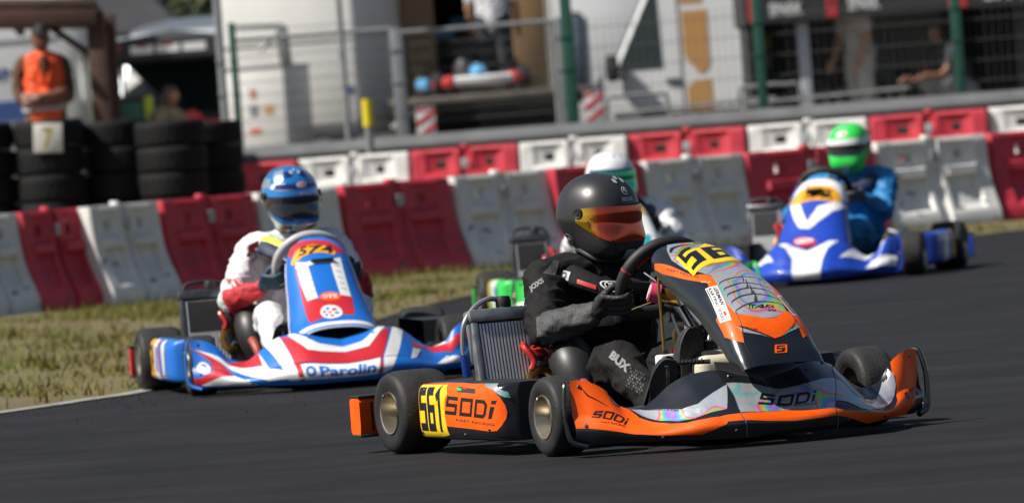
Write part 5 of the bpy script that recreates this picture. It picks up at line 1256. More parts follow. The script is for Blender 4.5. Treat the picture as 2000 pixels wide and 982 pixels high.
def make_helmet(parent, shell, visor, trim, loc, yaw, pitch, roll=0, deco=None, vt=20, vb=-24, name='helmet'):
    b = MB(); emin = R(-58)
    us = lins(-math.pi, math.pi, 73); vs = lins(emin, R(89.5), 44)
    b.grid(lambda a, e: helmet_pt(a, e), us, vs, shell)
    rim = [helmet_pt(a, emin) for a in us[:-1]]
    b.tube(rim, .010, trim, 8, closed=True)
    b.add([helmet_pt(a, emin, grow=-.012) for a in us[:-1]], [list(range(len(us)-1))], m_dark)
    du, dv = us[1]-us[0], vs[1]-vs[0]
    RF = (0, 0, 0)
    def D(polys, m, off): b.decal(lambda a, e: helmet_pt(a, e), polys, m, off, du, dv, RF, -math.pi, emin)
    if deco: deco(b, D)
    D([[(R(-84), R(4)), (R(-76), R(min(19, vt+1))), (R(-55), R(vt+3)), (R(55), R(vt+3)), (R(76), R(min(19, vt+1))), (R(84), R(4)), (R(72), R(-11)), (R(50), R(vb)), (R(20), R(vb-5)), (R(-20), R(vb-5)), (R(-50), R(vb)), (R(-72), R(-11))]], trim, .0012)
    for s in (-1, 1):            # vents by the mouth
        D([[(s*R(14), R(-37)), (s*R(30), R(-33)), (s*R(31), R(-37)), (s*R(16), R(-41))], [(s*R(8), R(-46)), (s*R(20), R(-43)), (s*R(20), R(-49)), (s*R(9), R(-51))]], m_line, .002)
        D([[(s*R(9), R(52)), (s*R(16), R(54)), (s*R(18), R(60)), (s*R(11), R(62)), (s*R(7), R(57))]], m_edge, .004)
    D([[(R(-4), R(60)), (R(4), R(60)), (R(5), R(67)), (R(-5), R(67))]], m_edge, .004)
    D([[(R(-9), R(-33)), (R(9), R(-33)), (R(11), R(-47)), (R(-11), R(-47))]], m_edge, .005)
    o = b.build(name, parent, angle=50)
    v = MB()
    def VS(a, e): return helmet_pt(a, e, grow=.0055)
    A0 = R(85)
    def vis(u, w):
        f = abs(u); top = R(vt)-R(vt*.25)*f**3; bot = R(vb)+R(20+min(0, vt-20)*.45)*f**2.6
        return helmet_pt(u*A0, bot+(top-bot)*w, grow=.006)
    v.grid(vis, lins(-1, 1, 60), lins(0, 1, 14), visor, thick=.003, ref=(0, 0, 0))
    v.build('visor', o)
    for s in (-1, 1):
        k = MB(); p = Vector(helmet_pt(s*R(80), R(9), grow=.004)); nn = Vector((s, -.12, 0)).normalized()
        M = Matrix.Translation(p) @ nn.to_track_quat('Z', 'Y').to_matrix().to_4x4()
        k.lathe([(0, .010), (.006, .010), (.007, .007), (.016, .009), (.019, .004), (.019, -.004)], m_blackm, M, 20)
        p = Vector(helmet_pt(s*R(64), R(-3), grow=.011)); M = Matrix.Translation(p) @ Vector((s, -.5, 0)).normalized().to_track_quat('Z', 'Y').to_matrix().to_4x4()
        k.lathe([(0, .004), (.005, .004), (.006, 0)], m_gold, M, 12)
        k.build('visor_pivot', o)
    o.location = loc
    o.rotation_euler = (Matrix.Rotation(yaw, 3, 'Z') @ Matrix.Rotation(pitch, 3, 'X') @ Matrix.Rotation(roll, 3, 'Y')).to_euler()
    return o
def shoe(parent, heel, toe, up, mats=None, name='shoe', w=.043):
    H_, T_, U = Vector(heel), Vector(toe), Vector(up).normalized(); d = (T_-H_); L = d.length; d.normalize(); U = (U-d*U.dot(d)).normalized(); x = d.cross(U)
    b = MB()
    # sole outline
    out = []
    for k in range(28):
        a = 2*math.pi*k/28; s = .5-.5*math.cos(a); y = (w*.82 if s < .45 else w)*(1 if math.sin(a) > 0 else -1)*abs(math.sin(a))**.55
        y *= (.86+.14*math.cos((s-.72)*6)) ; out.append((s*L, y))
    b.prism(out, lambda p, q: H_+d*p+x*q-U*.012, lambda p, q: H_+d*p+x*q, m_sole if not mats else mats[1])
    up_ = MB(); secs = [(0.0, .030, .07), (.12, .037, .085), (.3, .037, .08), (.5, .038, .062), (.72, .041, .045), (.9, .032, .030), (1.0, .012, .014)]
    def S(u, v):
        P = [s[0] for s in secs]; wd = interp(P, [s[1] for s in secs], v); h = interp(P, [s[2] for s in secs], v)
        a = u*math.pi
        return H_+d*(v*L)+x*(-wd*math.cos(a))*(w/.043)+U*(h*max(0, math.sin(a))**.7)
    b.grid(S, lins(0, 1, 20), lins(0, 1, 22), m_shoe if not mats else mats[0])
    return b.build(name, parent)
def driver(kart_loc, rz, label, cfg, group='kart drivers'):
    root = empty('person', kart_loc, rz, label, 'person', group)
    zz = cfg.get('dz', 0); hz = cfg.get('hz', 0)
    S, SG, K = cfg['suit'], cfg.get('suit2', cfg['suit']), cfg.get('leg', cfg['suit'])
    mats = [S, SG, K]
    hd = Vector(cfg.get('head', (0, .225, .745)))+Vector((0, 0, hz))
    gr, gl = wheel_pt(cfg.get('ar', 200)), wheel_pt(cfg.get('al', -12))
    ax_r = (wheel_pt(cfg.get('ar', 200)+8)-wheel_pt(cfg.get('ar', 200)-8)).normalized(); ax_l = (wheel_pt(cfg.get('al', -12)+8)-wheel_pt(cfg.get('al', -12)-8)).normalized()
    wr = Vector(cfg.get('wr', (-.205, -.105, .435))); wl = Vector(cfg.get('wl', (.215, -.12, .46)))
    er, el = Vector(cfg.get('er', (-.325, .055, .385))), Vector(cfg.get('el', (.33, .04, .40)))
    sx = Vector((cfg.get('sx', 0), 0, 0)); sr, sl_ = Vector((-.185, .275, .545+hz*.8))+sx, Vector((.185, .275, .545+hz*.8))+sx; hd = hd+sx*cfg.get('hx', 1)
    n = WX.cross(WU)
    neck = Vector((0, .27, .60+hz))+sx
    ch = [([(0, .30, .15), (0, .345, .27), Vector((0, .34, .40))+sx*.6, Vector((0, .29, .50+hz*.6))+sx, neck], [.145, .145, .146, .130, .07], 0),
          ([(-.085, .29, .16), Vector((-.10, .32, .3))+sx*.6, Vector((-.11, .30, .46+hz*.5))+sx], [.11, .105, .11], 0), ([(.085, .29, .16), Vector((.10, .32, .3))+sx*.6, Vector((.11, .30, .46+hz*.5))+sx], [.11, .105, .11], 0),
          ([neck-Vector((0, 0, .04)), sr, sr+(er-sr)*.25], [.07, .076, .068], 0), ([neck-Vector((0, 0, .04)), sl_, sl_+(el-sl_)*.25], [.07, .076, .068], 0),
          ([sr+(er-sr)*.2, sr+(er-sr)*.6, er], [.069, .065, .055], 0), ([sl_+(el-sl_)*.2, sl_+(el-sl_)*.6, el], [.069, .065, .055], 0),
          ([er, er+(wr-er)*.35, wr+(er-wr)*.08], [.055, .053, .039], 1), ([el, el+(wl-el)*.35, wl+(el-wl)*.08], [.055, .053, .039], 1)]
    kr, kl = Vector(cfg.get('kr', (-.185, -.225, .275))), Vector(cfg.get('kl', (.185, -.20, .30)))
    ar, al = Vector(cfg.get('anr', (-.205, -.50, .135))), Vector(cfg.get('anl', (-.03, -.42, .20)))
    ch += [([(-.09, .26, .15), (-.145, .02, .225), kr], [.098, .086, .066], 2), ([(.09, .26, .15), (.15, .02, .24), kl], [.098, .086, .066], 2),
           ([kr, kr+(ar-kr)*.4+Vector((0, 0, -.01)), ar], [.066, .061, .044], 2), ([kl, kl+(al-kl)*.4+Vector((0, 0, -.01)), al], [.070, .066, .044], 2)]
    body = person_body('body', root, ch, .0068, mats, 3, .010, len(label))
    g = cfg.get('glove', [m_glove, m_glove])
    hand(root, wr, gr, -ax_r, g, -1, back=(-1, 0, 0)); hand(root, wl, gl, ax_l, g, 1, back=(1, 0, 0))
    shoe(root, Vector(cfg.get('hr', (-.225, -.50, .085))), Vector(cfg.get('tr', (-.195, -.615, .285))), (.35, .85, .4), cfg.get('shoe')); shoe(root, Vector(cfg.get('hl', (-.085, -.485, .165))), Vector(cfg.get('tl', (-.055, -.515, .375))), (-.1, .95, .2), cfg.get('shoe'), w=.048)
    make_helmet(root, cfg['shell'], cfg['visor'], cfg.get('trim', m_blackm), hd, R(cfg.get('yaw', 0)), R(cfg.get('pitch', 0)), R(cfg.get('hroll', 0)), cfg.get('deco'), cfg.get('vt', 20), cfg.get('vb', -24))
    if cfg.get('collar', True):
        c = MB(); cm = cfg.get('collar_mat', m_suit)
        cc = Vector((0, .235, .575+hz))+sx
        def CS(u, v):
            a = 2*math.pi*u; b2 = 2*math.pi*v; R1 = .128+.028*math.cos(b2); drop = -.055*max(0, -math.cos(a))**2-.01
            return (cc.x+R1*1.12*math.sin(a), cc.y+R1*1.0*math.cos(a)*(1.0 if math.cos(a) > 0 else 1.18), cc.z+.026*math.sin(b2)+drop*(1.2 if math.cos(a) < 0 else .4)+.018*math.cos(b2)*(-1))
        c.grid(CS, lins(0, 1, 49), lins(0, 1, 15), cm)
        if cfg.get('collar_deco'): cfg['collar_deco'](c, CS, cc)
        c.build('neck_brace', root)
    if cfg.get('decals'): cfg['decals'](root, body)
    return root
# ------------------------------------------------------------------ karts and drivers
m_carbon = mat('matt_carbon_shell', (.022, .022, .023), .36, coat=.15)
_nt = m_carbon.node_tree; _b = _nt.nodes['Principled BSDF']; _tc = _nt.nodes.new('ShaderNodeTexCoord'); _w = _nt.nodes.new('ShaderNodeTexWave'); _w.inputs['Scale'].default_value = 95; _w.bands_direction = 'DIAGONAL'; _w.inputs['Distortion'].default_value = .4
_r = _nt.nodes.new('ShaderNodeValToRGB'); _r.color_ramp.elements[0].color = (.014, .014, .015, 1); _r.color_ramp.elements[1].color = (.034, .034, .036, 1)
_nt.links.new(_tc.outputs['Object'], _w.inputs['Vector']); _nt.links.new(_w.outputs['Fac'], _r.inputs[0]); _nt.links.new(_r.outputs[0], _b.inputs['Base Color'])
def visor_mat(name, side, mid, rough=.07, metal=.85):
    m = bpy.data.materials.new(name); m.use_nodes = True; nt = m.node_tree; b = nt.nodes['Principled BSDF']
    tc = nt.nodes.new('ShaderNodeTexCoord'); sx = nt.nodes.new('ShaderNodeSeparateXYZ'); ab = nt.nodes.new('ShaderNodeMath'); ab.operation = 'ABSOLUTE'
    mr = nt.nodes.new('ShaderNodeMapRange'); mr.inputs['From Min'].default_value = .106; mr.inputs['From Max'].default_value = .128
    rp = nt.nodes.new('ShaderNodeValToRGB'); rp.color_ramp.elements[0].color = (*mid, 1); rp.color_ramp.elements[1].color = (*side, 1)
    nt.links.new(tc.outputs['Object'], sx.inputs[0]); nt.links.new(sx.outputs[0], ab.inputs[0]); nt.links.new(ab.outputs[0], mr.inputs['Value']); nt.links.new(mr.outputs[0], rp.inputs[0]); nt.links.new(rp.outputs[0], b.inputs['Base Color'])
    b.inputs['Metallic'].default_value = metal; b.inputs['Roughness'].default_value = rough; b.inputs['Coat Weight'].default_value = 1; b.inputs['Coat Roughness'].default_value = .03
    return m
v_orange = visor_mat('iridium_orange_visor', (.70, .46, .02), (.50, .045, .008))
v_dark = visor_mat('smoked_visor', (.03, .03, .035), (.015, .015, .018), .1, .2)
v_green = visor_mat('iridium_green_visor', (.02, .10, .45), (.02, .45, .22))
m_hblue = mat('metallic_blue_shell', (.03, .27, .72), .2, .5, coat=1.)
m_hnavy = mat('navy_shell', (.012, .03, .16), .3, .4, coat=1.)
m_hsilver = mat('silver_blue_shell', (.38, .48, .58), .3, .6, coat=1.)
m_hwhite = mat('white_shell', (.72, .73, .74), .25, coat=.6)
m_hgreen = mat('fluo_green_shell', (.03, .62, .08), .4, coat=.3)
def dd(pts): return [(R(a), R(e)) for a, e in pts]
def ring(a0, e0, ra, re, n=20): return [(R(a0+ra*math.cos(2*math.pi*k/n)), R(e0+re*math.sin(2*math.pi*k/n))) for k in range(n)]
def deco_main(b, D):
    D([ring(0, 41, 6.5, 6)], m_white, .0012); D([ring(0, 41, 5, 4.6)], m_ink, .0018); D(ribbon(dd([(2.6, 42.5), (0, 44), (-2.6, 41.5), (2.6, 40), (1, 38)]), R(1.2)), m_white, .0024)
    D([dd([(-11, 27), (11, 27), (11, 31.5), (-11, 31.5)])], m_white, .0012); D(quad(text2d('SCHUBERTH', .02), dd([(-10, 31), (10, 31), (10, 27.6), (-10, 27.6)])), m_ink, .0018)
    for s in (-1, 1): D([ring(s*120, -34, 10, 9)], m_edge, .0012); D([ring(s*120, -34, 8.6, 7.6)], m_ink, .0018); D([ring(s*120, -34, 4, 3.5)], m_edge, .0024)
    D([dd([(a, -47) for a in range(-175, 180, 10)]+[(a, -49) for a in range(175, -180, -10)])], m_blackm, .0012)
def deco_blue(b, D):
    D([dd([(a, 30+4*math.sin(R(a*3))) for a in range(-170, 171, 10)]+[(a, 25+4*math.sin(R(a*3))) for a in range(170, -171, -10)])], m_hsilver, .0012)
    D([dd([(a, -28-6*math.cos(R(a*2))) for a in range(-170, 171, 10)]+[(a, -58) for a in range(170, -171, -10)])], m_hsilver, .001)
    for s in (-1, 1):
        D([dd([(s*40, 70), (s*30, 40), (s*48, 34), (s*75, 60)]), dd([(s*70, 45), (s*62, 30), (s*110, 20), (s*120, 42)]), dd([(s*95, 8), (s*90, -8), (s*150, -14), (s*150, 8)])], m_hsilver, .0012)
        D([dd([(s*88, -12), (s*80, -26), (s*140, -36), (s*150, -22)]), dd([(s*12, 62), (s*10, 48), (s*26, 44), (s*34, 58)])], m_hnavy, .0016); D([dd([(s*26, 35), (s*30, 26), (s*60, 24), (s*58, 33)]), dd([(s*20, -33), (s*60, -27), (s*62, -30), (s*22, -37)])], m_white, .0018)
    D([dd([(-46, 33), (46, 33), (50, 24), (-50, 24)])], m_hnavy, .002); D([ring(8, 31, 11, 5.5)], m_white, .0026); D([ring(8, 31, 9, 4.2)], m_red, .003); D(quad(text2d('BELL', .02), dd([(2, 33.5), (14, 33.5), (14, 28.5), (2, 28.5)])), m_white, .0034)
    D(quad(text2d('SPORT', .02), dd([(0, 18.5), (34, 18), (34, 12.5), (0, 13)])), m_hwhite, .003); D([ring(-32, -42, 7, 5)], m_red, .0022)
def deco_green(b, D):
    D([dd([(a, 25) for a in range(-92, 93, 4)]+[(a, 12) for a in range(92, -93, -4)])], m_hwhite, .0105); D([ring(0, 40, 13, 7)], m_hwhite, .0012); D([ring(0, 40, 9, 4)], m_pink, .0016)
def deco_white(b, D):
    D([dd([(a, 24) for a in range(-90, 91, 8)]+[(a, 19) for a in range(90, -91, -8)])], m_hnavy, .0066)
KM, KR = (.40, 22.15, 0), R(25)
make_kart(KM, KR, 'orange black and silver kart with number 561 nearest the camera', CFG_MAIN)
def brace_deco(c, CS, cc):
    for u0, u1, m in ((.60, .66, m_redpl), (.49, .53, m_redpl), (.40, .44, m_redpl), (.69, .76, m_edge)):
        c.decal(CS, [[(u0, .02), (u1, .02), (u1, .09 if m is m_redpl else .16), (u0, .09 if m is m_redpl else .16)]], m, .003, .02, .05, (cc.x, cc.y, cc.z-.02))
    c.decal(CS, [[(.53+.06*math.cos(k*.35), .14+.10*math.sin(k*.35)) for k in range(18)]], m_white, .0025, .02, .05, (cc.x, cc.y, cc.z-.02)); c.decal(CS, [[(.53+.054*math.cos(k*.35), .14+.082*math.sin(k*.35)) for k in range(18)]], m_ink, .0035, .02, .05, (cc.x, cc.y, cc.z-.02))
    c.decal(CS, quad(text2d('ORTEMA', .02), [(.575, .19), (.485, .19), (.485, .09), (.575, .09)]), m_white, .0045, .02, .05, (cc.x, cc.y, cc.z-.02))
    c.decal(CS, quad(text2d('EVO', .03), [(.755, .14), (.70, .14), (.70, .04), (.755, .04)]), m_ink, .0045, .02, .05, (cc.x, cc.y, cc.z-.02))
def shrink_decal(root, body, polys3d, m, name, off=.0022):
    # lettering laid onto the suit: flat shapes pressed onto the body surface
    b = MB(); bm = bmesh.new()
    from mathutils.bvhtree import BVHTree
    T = BVHTree.FromPolygons([v.co.copy() for v in body.data.vertices], [tuple(p.vertices) for p in body.data.polygons])
    for poly, org, ux, uy in polys3d:
        org, ux, uy = Vector(org), Vector(ux), Vector(uy); n = ux.cross(uy).normalized()
        for p in poly:
            k = bmesh.new(); vv = [k.verts.new((x, y, 0)) for x, y in p]
            try: k.faces.new(vv)
            except ValueError: k.free(); continue
            bmesh.ops.triangulate(k, faces=k.faces[:]); bmesh.ops.subdivide_edges(k, edges=k.edges[:], cuts=2, use_grid_fill=True)
            for v in k.verts:
                q = org+ux*v.co.x+uy*v.co.y; h, nn, i, d = T.ray_cast(q+n*.3, -n)
                v.co = h+nn*off if h is not None else q
            b.bm(k, m)
    bm.free(); return b.build(name, root)
m_suitl = mat('pale_suit_print', (.19, .187, .187), .7)
def suit_main(root, body):
    rt, upw = Vector((.906, -.4226, 0)), Vector((0, 0, 1))
    def lay(pol, c, ux, uy, m, nm):
        ux = rt*ux[0]+upw*ux[1]; uy = rt*uy[0]+upw*uy[1]; shrink_decal(root, body, [(pol, Vector(c)-ux/2-uy/2, ux, uy)], m, nm)
    lay(text2d('JOXS', .05), (-.243, .25, .534), (.048, .028), (-.008, .021), m_suitl, 'sleeve_lettering')
    lay(text2d('BUX', .06), (-.222, -.30, .275), (.053, -.051), (.017, .023), m_suitl, 'leg_lettering')
    hx = [[(i*.17+(.085 if j % 2 else 0)+.07*math.cos(k*1.047+.52), j*.15+.07*math.sin(k*1.047+.52)) for k in range(6)] for i in range(6) for j in range(7) if (i+j*2) % 5 != 3]
    lay(hx, (-.225, -.42, .215), (.046, -.028), (.018, .060), m_suitg, 'knee_print')
    lay([[(0, .2), (.6, 1), (1, .9), (.8, 0)]], (-.185, .25, .585), (.05, .0), (.01, .05), m_suitg, 'shoulder_panel')
    st = MB(); 
    # grey shoulder piece and chest buckle
    st.box((-.075, .10, .40), (.075, .025, .05), m_black, .008, (R(-20), 0, R(-18))); st.box((-.035, .09, .40), (.03, .03, .036), m_black, .006, (R(-20), 0, R(-18))); st.tube([(-.15, .16, .385), (-.10, .115, .395), (.02, .09, .40), (.12, .13, .40)], .012, m_blackm, 8, smooth=3)
    st.build('chest_strap', root)
driver(KM, KR, 'driver in a black suit and matt black helmet with an orange visor', dict(suit=m_suit, suit2=m_suitg, shell=m_carbon, visor=v_orange, deco=deco_main, yaw=21, pitch=7, hroll=0, head=(0, .235, .742), collar_deco=brace_deco, decals=suit_main, glove=[m_glove, m_glove]))
K2, K2R = (-.925, 29.414, 0), R(10.5)
make_kart(K2, K2R, 'red white and blue kart with number 574 at the left', CFG_2)
def suit_2(root, body):
    c = MB()
    for s in (-1, 1): c.tube([(s*.06, .13, .60), (s*.12, .20, .63), (s*.14, .30, .63)], .022, m_neon, 8, smooth=3)
    c.build('neon_collar', root)
    shrink_decal(root, body, [([[(0, 0), (1, 0), (1, 1), (0, 1)]], (-.225, .13, .53), (.05, 0, .02), (.0, -.03, .09))], m_suitr, 'shoulder_stripe'); shrink_decal(root, body, [(text2d('SPARCO', .02), (-.335, .0, .44), (.10, .0, .01), (0, -.005, .022))], m_suitr, 'sleeve_lettering')
driver(K2, K2R, 'driver in a white and red suit and a metallic blue helmet', dict(suit=m_suitw, suit2=m_suitr, leg=m_suitw, shell=m_hblue, visor=v_dark, trim=m_hnavy, deco=deco_blue, vt=8, vb=-22, yaw=8, pitch=7, hz=.05, head=(0, .235, .76), collar_mat=m_suitn, decals=suit_2, glove=[mat('dark_blue_glove', (.02, .05, .09), .6), m_suitr], shoe=[m_suitw, m_sole], kr=(-.20, -.235, .315), kl=(.19, -.22, .315), el=(.26, .08, .37)))
K3, K3R = (1.917, 39.52, 0), R(-13)
make_kart(K3, K3R, 'blue and white kart with an amber number plate at the right', CFG_3)
driver(K3, K3R, 'driver in a blue suit and fluorescent green helmet', dict(suit=m_suitb, suit2=m_suitb, er=(-.27, .07, .37), el=(.31, .03, .38), shell=m_hgreen, visor=v_dark, trim=m_hgreen, deco=deco_green, vt=13, vb=-12, yaw=-6, pitch=4, hz=.02, sx=.09, collar_mat=m_suitn, glove=[m_gloveg, m_gloveg]))
K4, K4R = (.55, 35.5, 0), R(6)
make_kart(K4, K4R, 'green and white kart half hidden behind the black helmet', CFG_4)
driver(K4, K4R, 'driver in a white suit and white helmet with a green visor', dict(suit=m_suitw, suit2=m_suitw, shell=m_hwhite, visor=v_green, trim=m_hwhite, deco=deco_white, yaw=18, pitch=4, hz=-.015, sx=.10, hx=.3, er=(-.22, .10, .37), collar_mat=m_suitn, glove=[m_glove, m_glove]))

# ------------------------------------------------------------------ people in the paddock
def head(root, c, r, skin, yaw=0, hair=None, cap=None):
    b = MB()
    def HS(a, e):
        x, y, z = math.sin(a)*math.cos(e), -math.cos(a)*math.cos(e), math.sin(e); k = 1+.0*z
        nose = .22*math.exp(-((a/.16)**2+((e+.12)/.20)**2)); chin = .10*math.exp(-((a/.5)**2+((e+.95)/.3)**2)); eye = -.07*(math.exp(-(((a-.38)/.16)**2+((e-.08)/.10)**2))+math.exp(-(((a+.38)/.16)**2+((e-.08)/.10)**2))); mouth = -.04*math.exp(-((a/.3)**2+((e+.5)/.05)**2))
        ear = .12*(math.exp(-(((abs(a)-1.6)/.12)**2+(e/.22)**2)))
        q = r*(1+nose+chin+eye+mouth+ear); return (x*q*.82, y*q*.95, z*q*1.14)
    b.grid(HS, lins(-math.pi, math.pi, 41), lins(R(-89), R(89), 28), skin); b.tube([(0, .02, -r*.7), (0, .03, -r*1.7)], [r*.52, r*.62], skin, 12)
    o = b.build('head', root); o.location = c; o.rotation_euler = (R(8), 0, yaw)
    if hair:
        q = MB(); q.grid(lambda a, e: tuple(1.06*v for v in HS(a, e)), lins(-math.pi, math.pi, 31), lins(R(28), R(89), 10), hair); q.grid(lambda a, e: tuple(1.06*v for v in HS(a, e)), lins(R(70), R(290), 21), lins(R(-30), R(32), 10), hair); q.build('hair', o)
    if cap:
        q = MB(); q.grid(lambda a, e: tuple(1.09*v for v in HS(a, e)), lins(-math.pi, math.pi, 31), lins(R(22), R(89), 10), cap); q.prism([(math.sin(R(t))*r*.8, -r*.75-math.cos(R(t))*r*.75) for t in range(-80, 81, 16)]+[(r*.75, -r*.5), (-r*.75, -r*.5)], lambda x, y: (x, y, r*.42), lambda x, y: (x, y, r*.50), cap); q.build('cap', o)
    return o
m_vest = mat('hi_vis_orange', (.85, .09, .015), .7, bump=.4, bs=20); m_brown = mat('brown_shirt', (.085, .034, .010), .8, bump=.4, bs=20); m_band = mat('reflective_band', (.42, .42, .42), .5); m_capb = mat('black_cap', (.012, .012, .013), .8)
p = empty('person', (-3.88, 56.82, .43), R(10), 'marshal in an orange vest and black cap standing with folded arms', 'person'); p.scale = (.86, .95, 1.025)
ch = [([(0, 0, .92), (0, .0, 1.08), (0, .01, 1.25), (0, .01, 1.40)], [.165, .155, .165, .12], 0), ([(-.06, 0, .92), (-.07, 0, 1.2), (-.07, .0, 1.36)], [.14, .14, .13], 0), ([(.06, 0, .92), (.07, 0, 1.2), (.07, .0, 1.36)], [.14, .14, .13], 0),
      ([(0, 0, 1.36), (-.18, .02, 1.375), (-.225, .0, 1.30)], [.08, .085, .075], 1), ([(0, 0, 1.36), (.18, .02, 1.375), (.225, .0, 1.30)], [.08, .085, .075], 1), ([(-.215, 0, 1.33), (-.25, .0, 1.2), (-.23, -.06, 1.10)], [.072, .062, .055], 1), ([(.215, 0, 1.33), (.25, .0, 1.2), (.23, -.06, 1.10)], [.072, .062, .055], 1),
      ([(-.23, -.06, 1.10), (-.08, -.17, 1.105), (.09, -.185, 1.12)], [.052, .046, .036], 2), ([(.23, -.06, 1.10), (.08, -.155, 1.075), (-.09, -.165, 1.07)], [.052, .046, .036], 2),
      ([(-.08, 0, .95), (-.10, .0, .5), (-.10, .02, .06)], [.13, .09, .06], 3), ([(.08, 0, .95), (.10, .0, .5), (.10, .02, .06)], [.13, .09, .06], 3), ([(-.10, .02, .05), (-.11, -.14, .04)], [.055, .045], 3), ([(.10, .02, .05), (.11, -.14, .04)], [.055, .045], 3)]
bd = person_body('body', p, ch, .011, [m_vest, m_brown, m_skind, mat('brown_trousers', (.09, .045, .02), .8)], 3, .009, 5)
head(p, (0, -.03, 1.60), .108, m_skind, 0, None, m_capb)
def open_hand(root, wrist, tip, bk, skin):
    w, t, n = Vector(wrist), Vector(tip), Vector(bk).normalized(); d = (t-w).normalized(); s = d.cross(n); c = [([w, w+d*.05, w+d*.085], [.026, .034, .032], 0)]
    for i, L in enumerate((.060, .070, .066, .052)):
        o = s*(-.030+.020*i); c.append(([w+d*.075+o, w+d*(.085+L*.5)+o*1.1+n*.008, w+d*(.085+L)+o*1.1-n*.008], [.011, .0095, .0085], 0))
    c.append(([w+d*.02-s*.02, w+d*.05-s*.05, w+d*.085-s*.055-n*.01], [.014, .011, .010], 0)); return person_body('hand', root, c, .005, [skin], 2)
open_hand(p, (.09, -.185, 1.12), (.20, -.15, 1.15), (0, -1, .2), m_skind); open_hand(p, (-.09, -.165, 1.07), (-.20, -.14, 1.08), (0, -1, .2), m_skind)
q = MB(); T = [(-.168, 0)]
def band(z, r, m, w=.05):
    c = MB(); c.grid(lambda a, k: (r*1.32*math.sin(a), -r*.98*math.cos(a), z+(k-.5)*w), lins(-math.pi, math.pi, 41), [0, 1], m, thick=.004, ref=(0, 0, z)); return c.build('vest_band', p)
band(1.02, .172, m_band); 
v = MB()
for s in (-1, 1): v.tube([(s*.075, -.135, 1.42), (s*.05, -.168, 1.30), (s*.02, -.172, 1.22)], .012, m_vest, 8)
v.tube([(0, -.12, 1.44), (0, -.152, 1.36), (0, -.158, 1.28)], [.05, .035, .01], m_brown, 10); v.build('vest_neck', p)
def paddock_person(loc, rz, label, chains, mats, hd, skin, yaw=0, hair=None, cap=None):
    e = empty('person', loc, rz, label, 'person'); person_body('body', e, chains, .013, mats, 3, .010, 3); head(e, hd, .105, skin, yaw, hair, cap); return e
m_tee = mat('white_tee', (.55, .55, .58), .8, bump=.3, bs=20); m_dtr = mat('dark_trousers', (.02, .022, .028), .8); m_greyt = mat('grey_tee', (.45, .44, .43), .8); m_blkt = mat('black_tee', (.014, .016, .02), .8); m_hair = mat('dark_hair', (.03, .018, .012), .7); m_greyp = mat('grey_trousers', (.22, .23, .24), .8); m_olivet = mat('olive_shirt', (.10, .085, .055), .8)
def stand(shirt_arm=2, lean=0.):
    c = [([(0, 0, .95), (0, -lean*.3, 1.15), (0, -lean, 1.40)], [.14, .14, .12], 0), ([(-.06, 0, .98), (-.07, -lean*.8, 1.36)], [.12, .12], 0), ([(.06, 0, .98), (.07, -lean*.8, 1.36)], [.12, .12], 0)]
    for s in (-1, 1):
        c += [([(0, -lean, 1.38), (s*.19, -lean, 1.37), (s*.24, -lean, 1.22)], [.075, .075, .062], 0), ([(s*.24, -lean, 1.22), (s*.26, -lean-.02, 1.10), (s*.25, -lean-.12, .90)], [.052, .044, .032], 2), ([(s*.08, 0, .96), (s*.10, -.02, .70), (s*.10, -.01, .52)], [.13, .10, .085], 1), ([(s*.10, -.01, .52), (s*.10, .02, .3), (s*.10, .03, .08)], [.062, .058, .042], 3), ([(s*.10, .04, .05), (s*.11, -.15, .045)], [.05, .042], 4)]
    return c
e = paddock_person((-.02, 73.2, 1.20), R(170), 'person in a white tee inside the open lorry', stand(), [m_tee, m_dtr, m_skin, m_dtr, m_capb], (0, -.02, 1.60), m_skin, 0, m_hair)
for s in (-1, 1): open_hand(e, (s*.25, -.12, .90), (s*.25, -.2, .76), (s*1., 0, 0), m_skin)
e = paddock_person((3.86, 71.0, .54), R(-60), 'person with bare legs in a grey tee and dark shorts under the black tent', stand(lean=.06), [m_greyt, m_greyt, m_skin, m_skin, mat('pink_shoe', (.5, .25, .25), .6)], (0, -.08, 1.60), m_skin, 0, m_hair)
for s in (-1, 1): open_hand(e, (s*.25, -.18, .90), (s*.25, -.26, .76), (s*1., 0, 0), m_skin)
sq = [([(0, .1, .42), (0, .02, .62), (0, -.12, .88)], [.15, .15, .12], 0), ([(-.08, 0, .66), (-.08, -.1, .85)], [.12, .11], 0), ([(.08, 0, .66), (.08, -.1, .85)], [.12, .11], 0)]
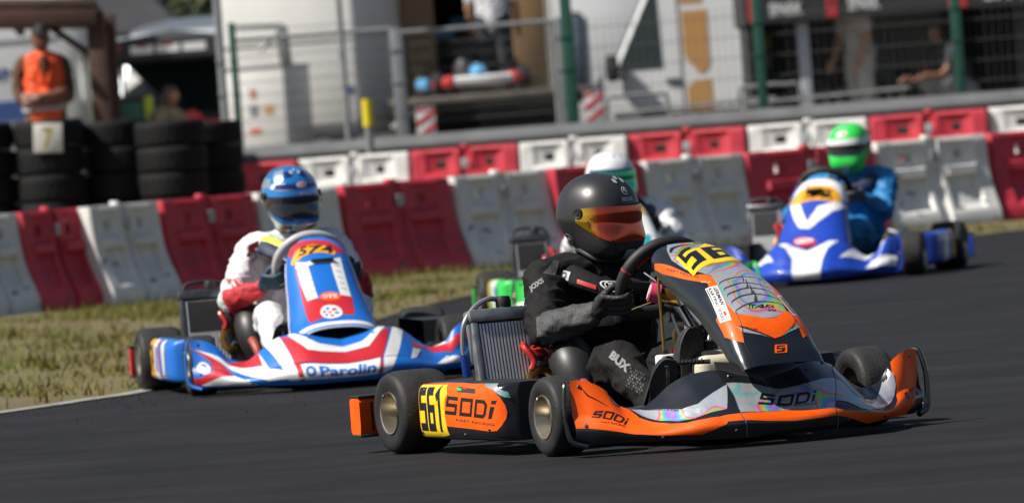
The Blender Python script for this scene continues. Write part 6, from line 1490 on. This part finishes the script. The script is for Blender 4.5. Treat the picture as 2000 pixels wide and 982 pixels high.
for s in (-1, 1): sq += [([(0, -.12, .86), (s*.18, -.13, .85), (s*.22, -.2, .72)], [.07, .072, .06], 0), ([(s*.22, -.2, .72), (s*.22, -.3, .60), (s*.16, -.48, .60)], [.05, .045, .032], 2), ([(s*.09, .1, .40), (s*.18, -.15, .52), (s*.2, -.26, .52)], [.12, .1, .08], 1), ([(s*.2, -.26, .52), (s*.19, -.12, .28), (s*.18, -.05, .07)], [.075, .06, .045], 1), ([(s*.18, -.03, .05), (s*.19, -.22, .045)], [.05, .042], 3)]
e = paddock_person((4.85, 70.8, .60), R(-62), 'mechanic in black crouching beside the kart under the black tent', sq, [m_blkt, m_greyp, m_skind, m_capb], (0, -.2, 1.06), m_skind, 0, m_hair)
for s in (-1, 1): open_hand(e, (s*.16, -.48, .60), (s*.13, -.60, .57), (0, 0, 1), m_skind)
e = paddock_person((-3.85, 74.6, .55), R(55), 'person in an olive shirt crouching in front of the silver van', sq, [m_olivet, m_greyp, m_skind, m_capb], (0, -.2, 1.06), m_skind, 0, m_hair)
for s in (-1, 1): open_hand(e, (s*.16, -.48, .60), (s*.13, -.60, .57), (0, 0, 1), m_skind)
small_kart((-3.5, 75.4, 1.12), R(30), 'kart with yellow and red bodywork beside the crouching person in olive', m_yellow, m_redpl, m_redpl)
wt = empty('work_trolley', (-3.5, 75.6, .5), 0, 'dark kart trolley carrying the yellow and red kart', 'trolley'); b = MB(); b.box((0, .1, .60), (.9, 1.0, .04), m_steel, .004); b.build('deck', wt)
for x in (-.4, .4): b = MB(); b.tube([(x, -.3, 0), (x, .5, .6)], .02, m_steel, 6); b.tube([(x, .5, 0), (x, -.3, .6)], .02, m_steel, 6); b.build('leg', wt)
small_kart((4.35, 71.4, .98), R(60), 'black kart with a yellow tank on a stand under the tent', m_blackm, m_blackm, m_blackm)
ks = empty('kart_stand', (4.35, 71.5, .35), R(60), 'black folding stand carrying a black kart under the tent', 'stand'); b = MB(); b.box((0, .2, .60), (.8, .9, .04), m_steel, .004); b.build('deck', ks); b = MB(); b.box((.14, -.3, .68), (.2, .1, .1), m_yellow, .02); b.build('tank', ks)
for x in (-.35, .35): b = MB(); b.tube([(x, -.2, 0), (x, .6, .6)], .02, m_steel, 6); b.tube([(x, .6, 0), (x, -.2, .6)], .02, m_steel, 6); b.build('leg', ks)
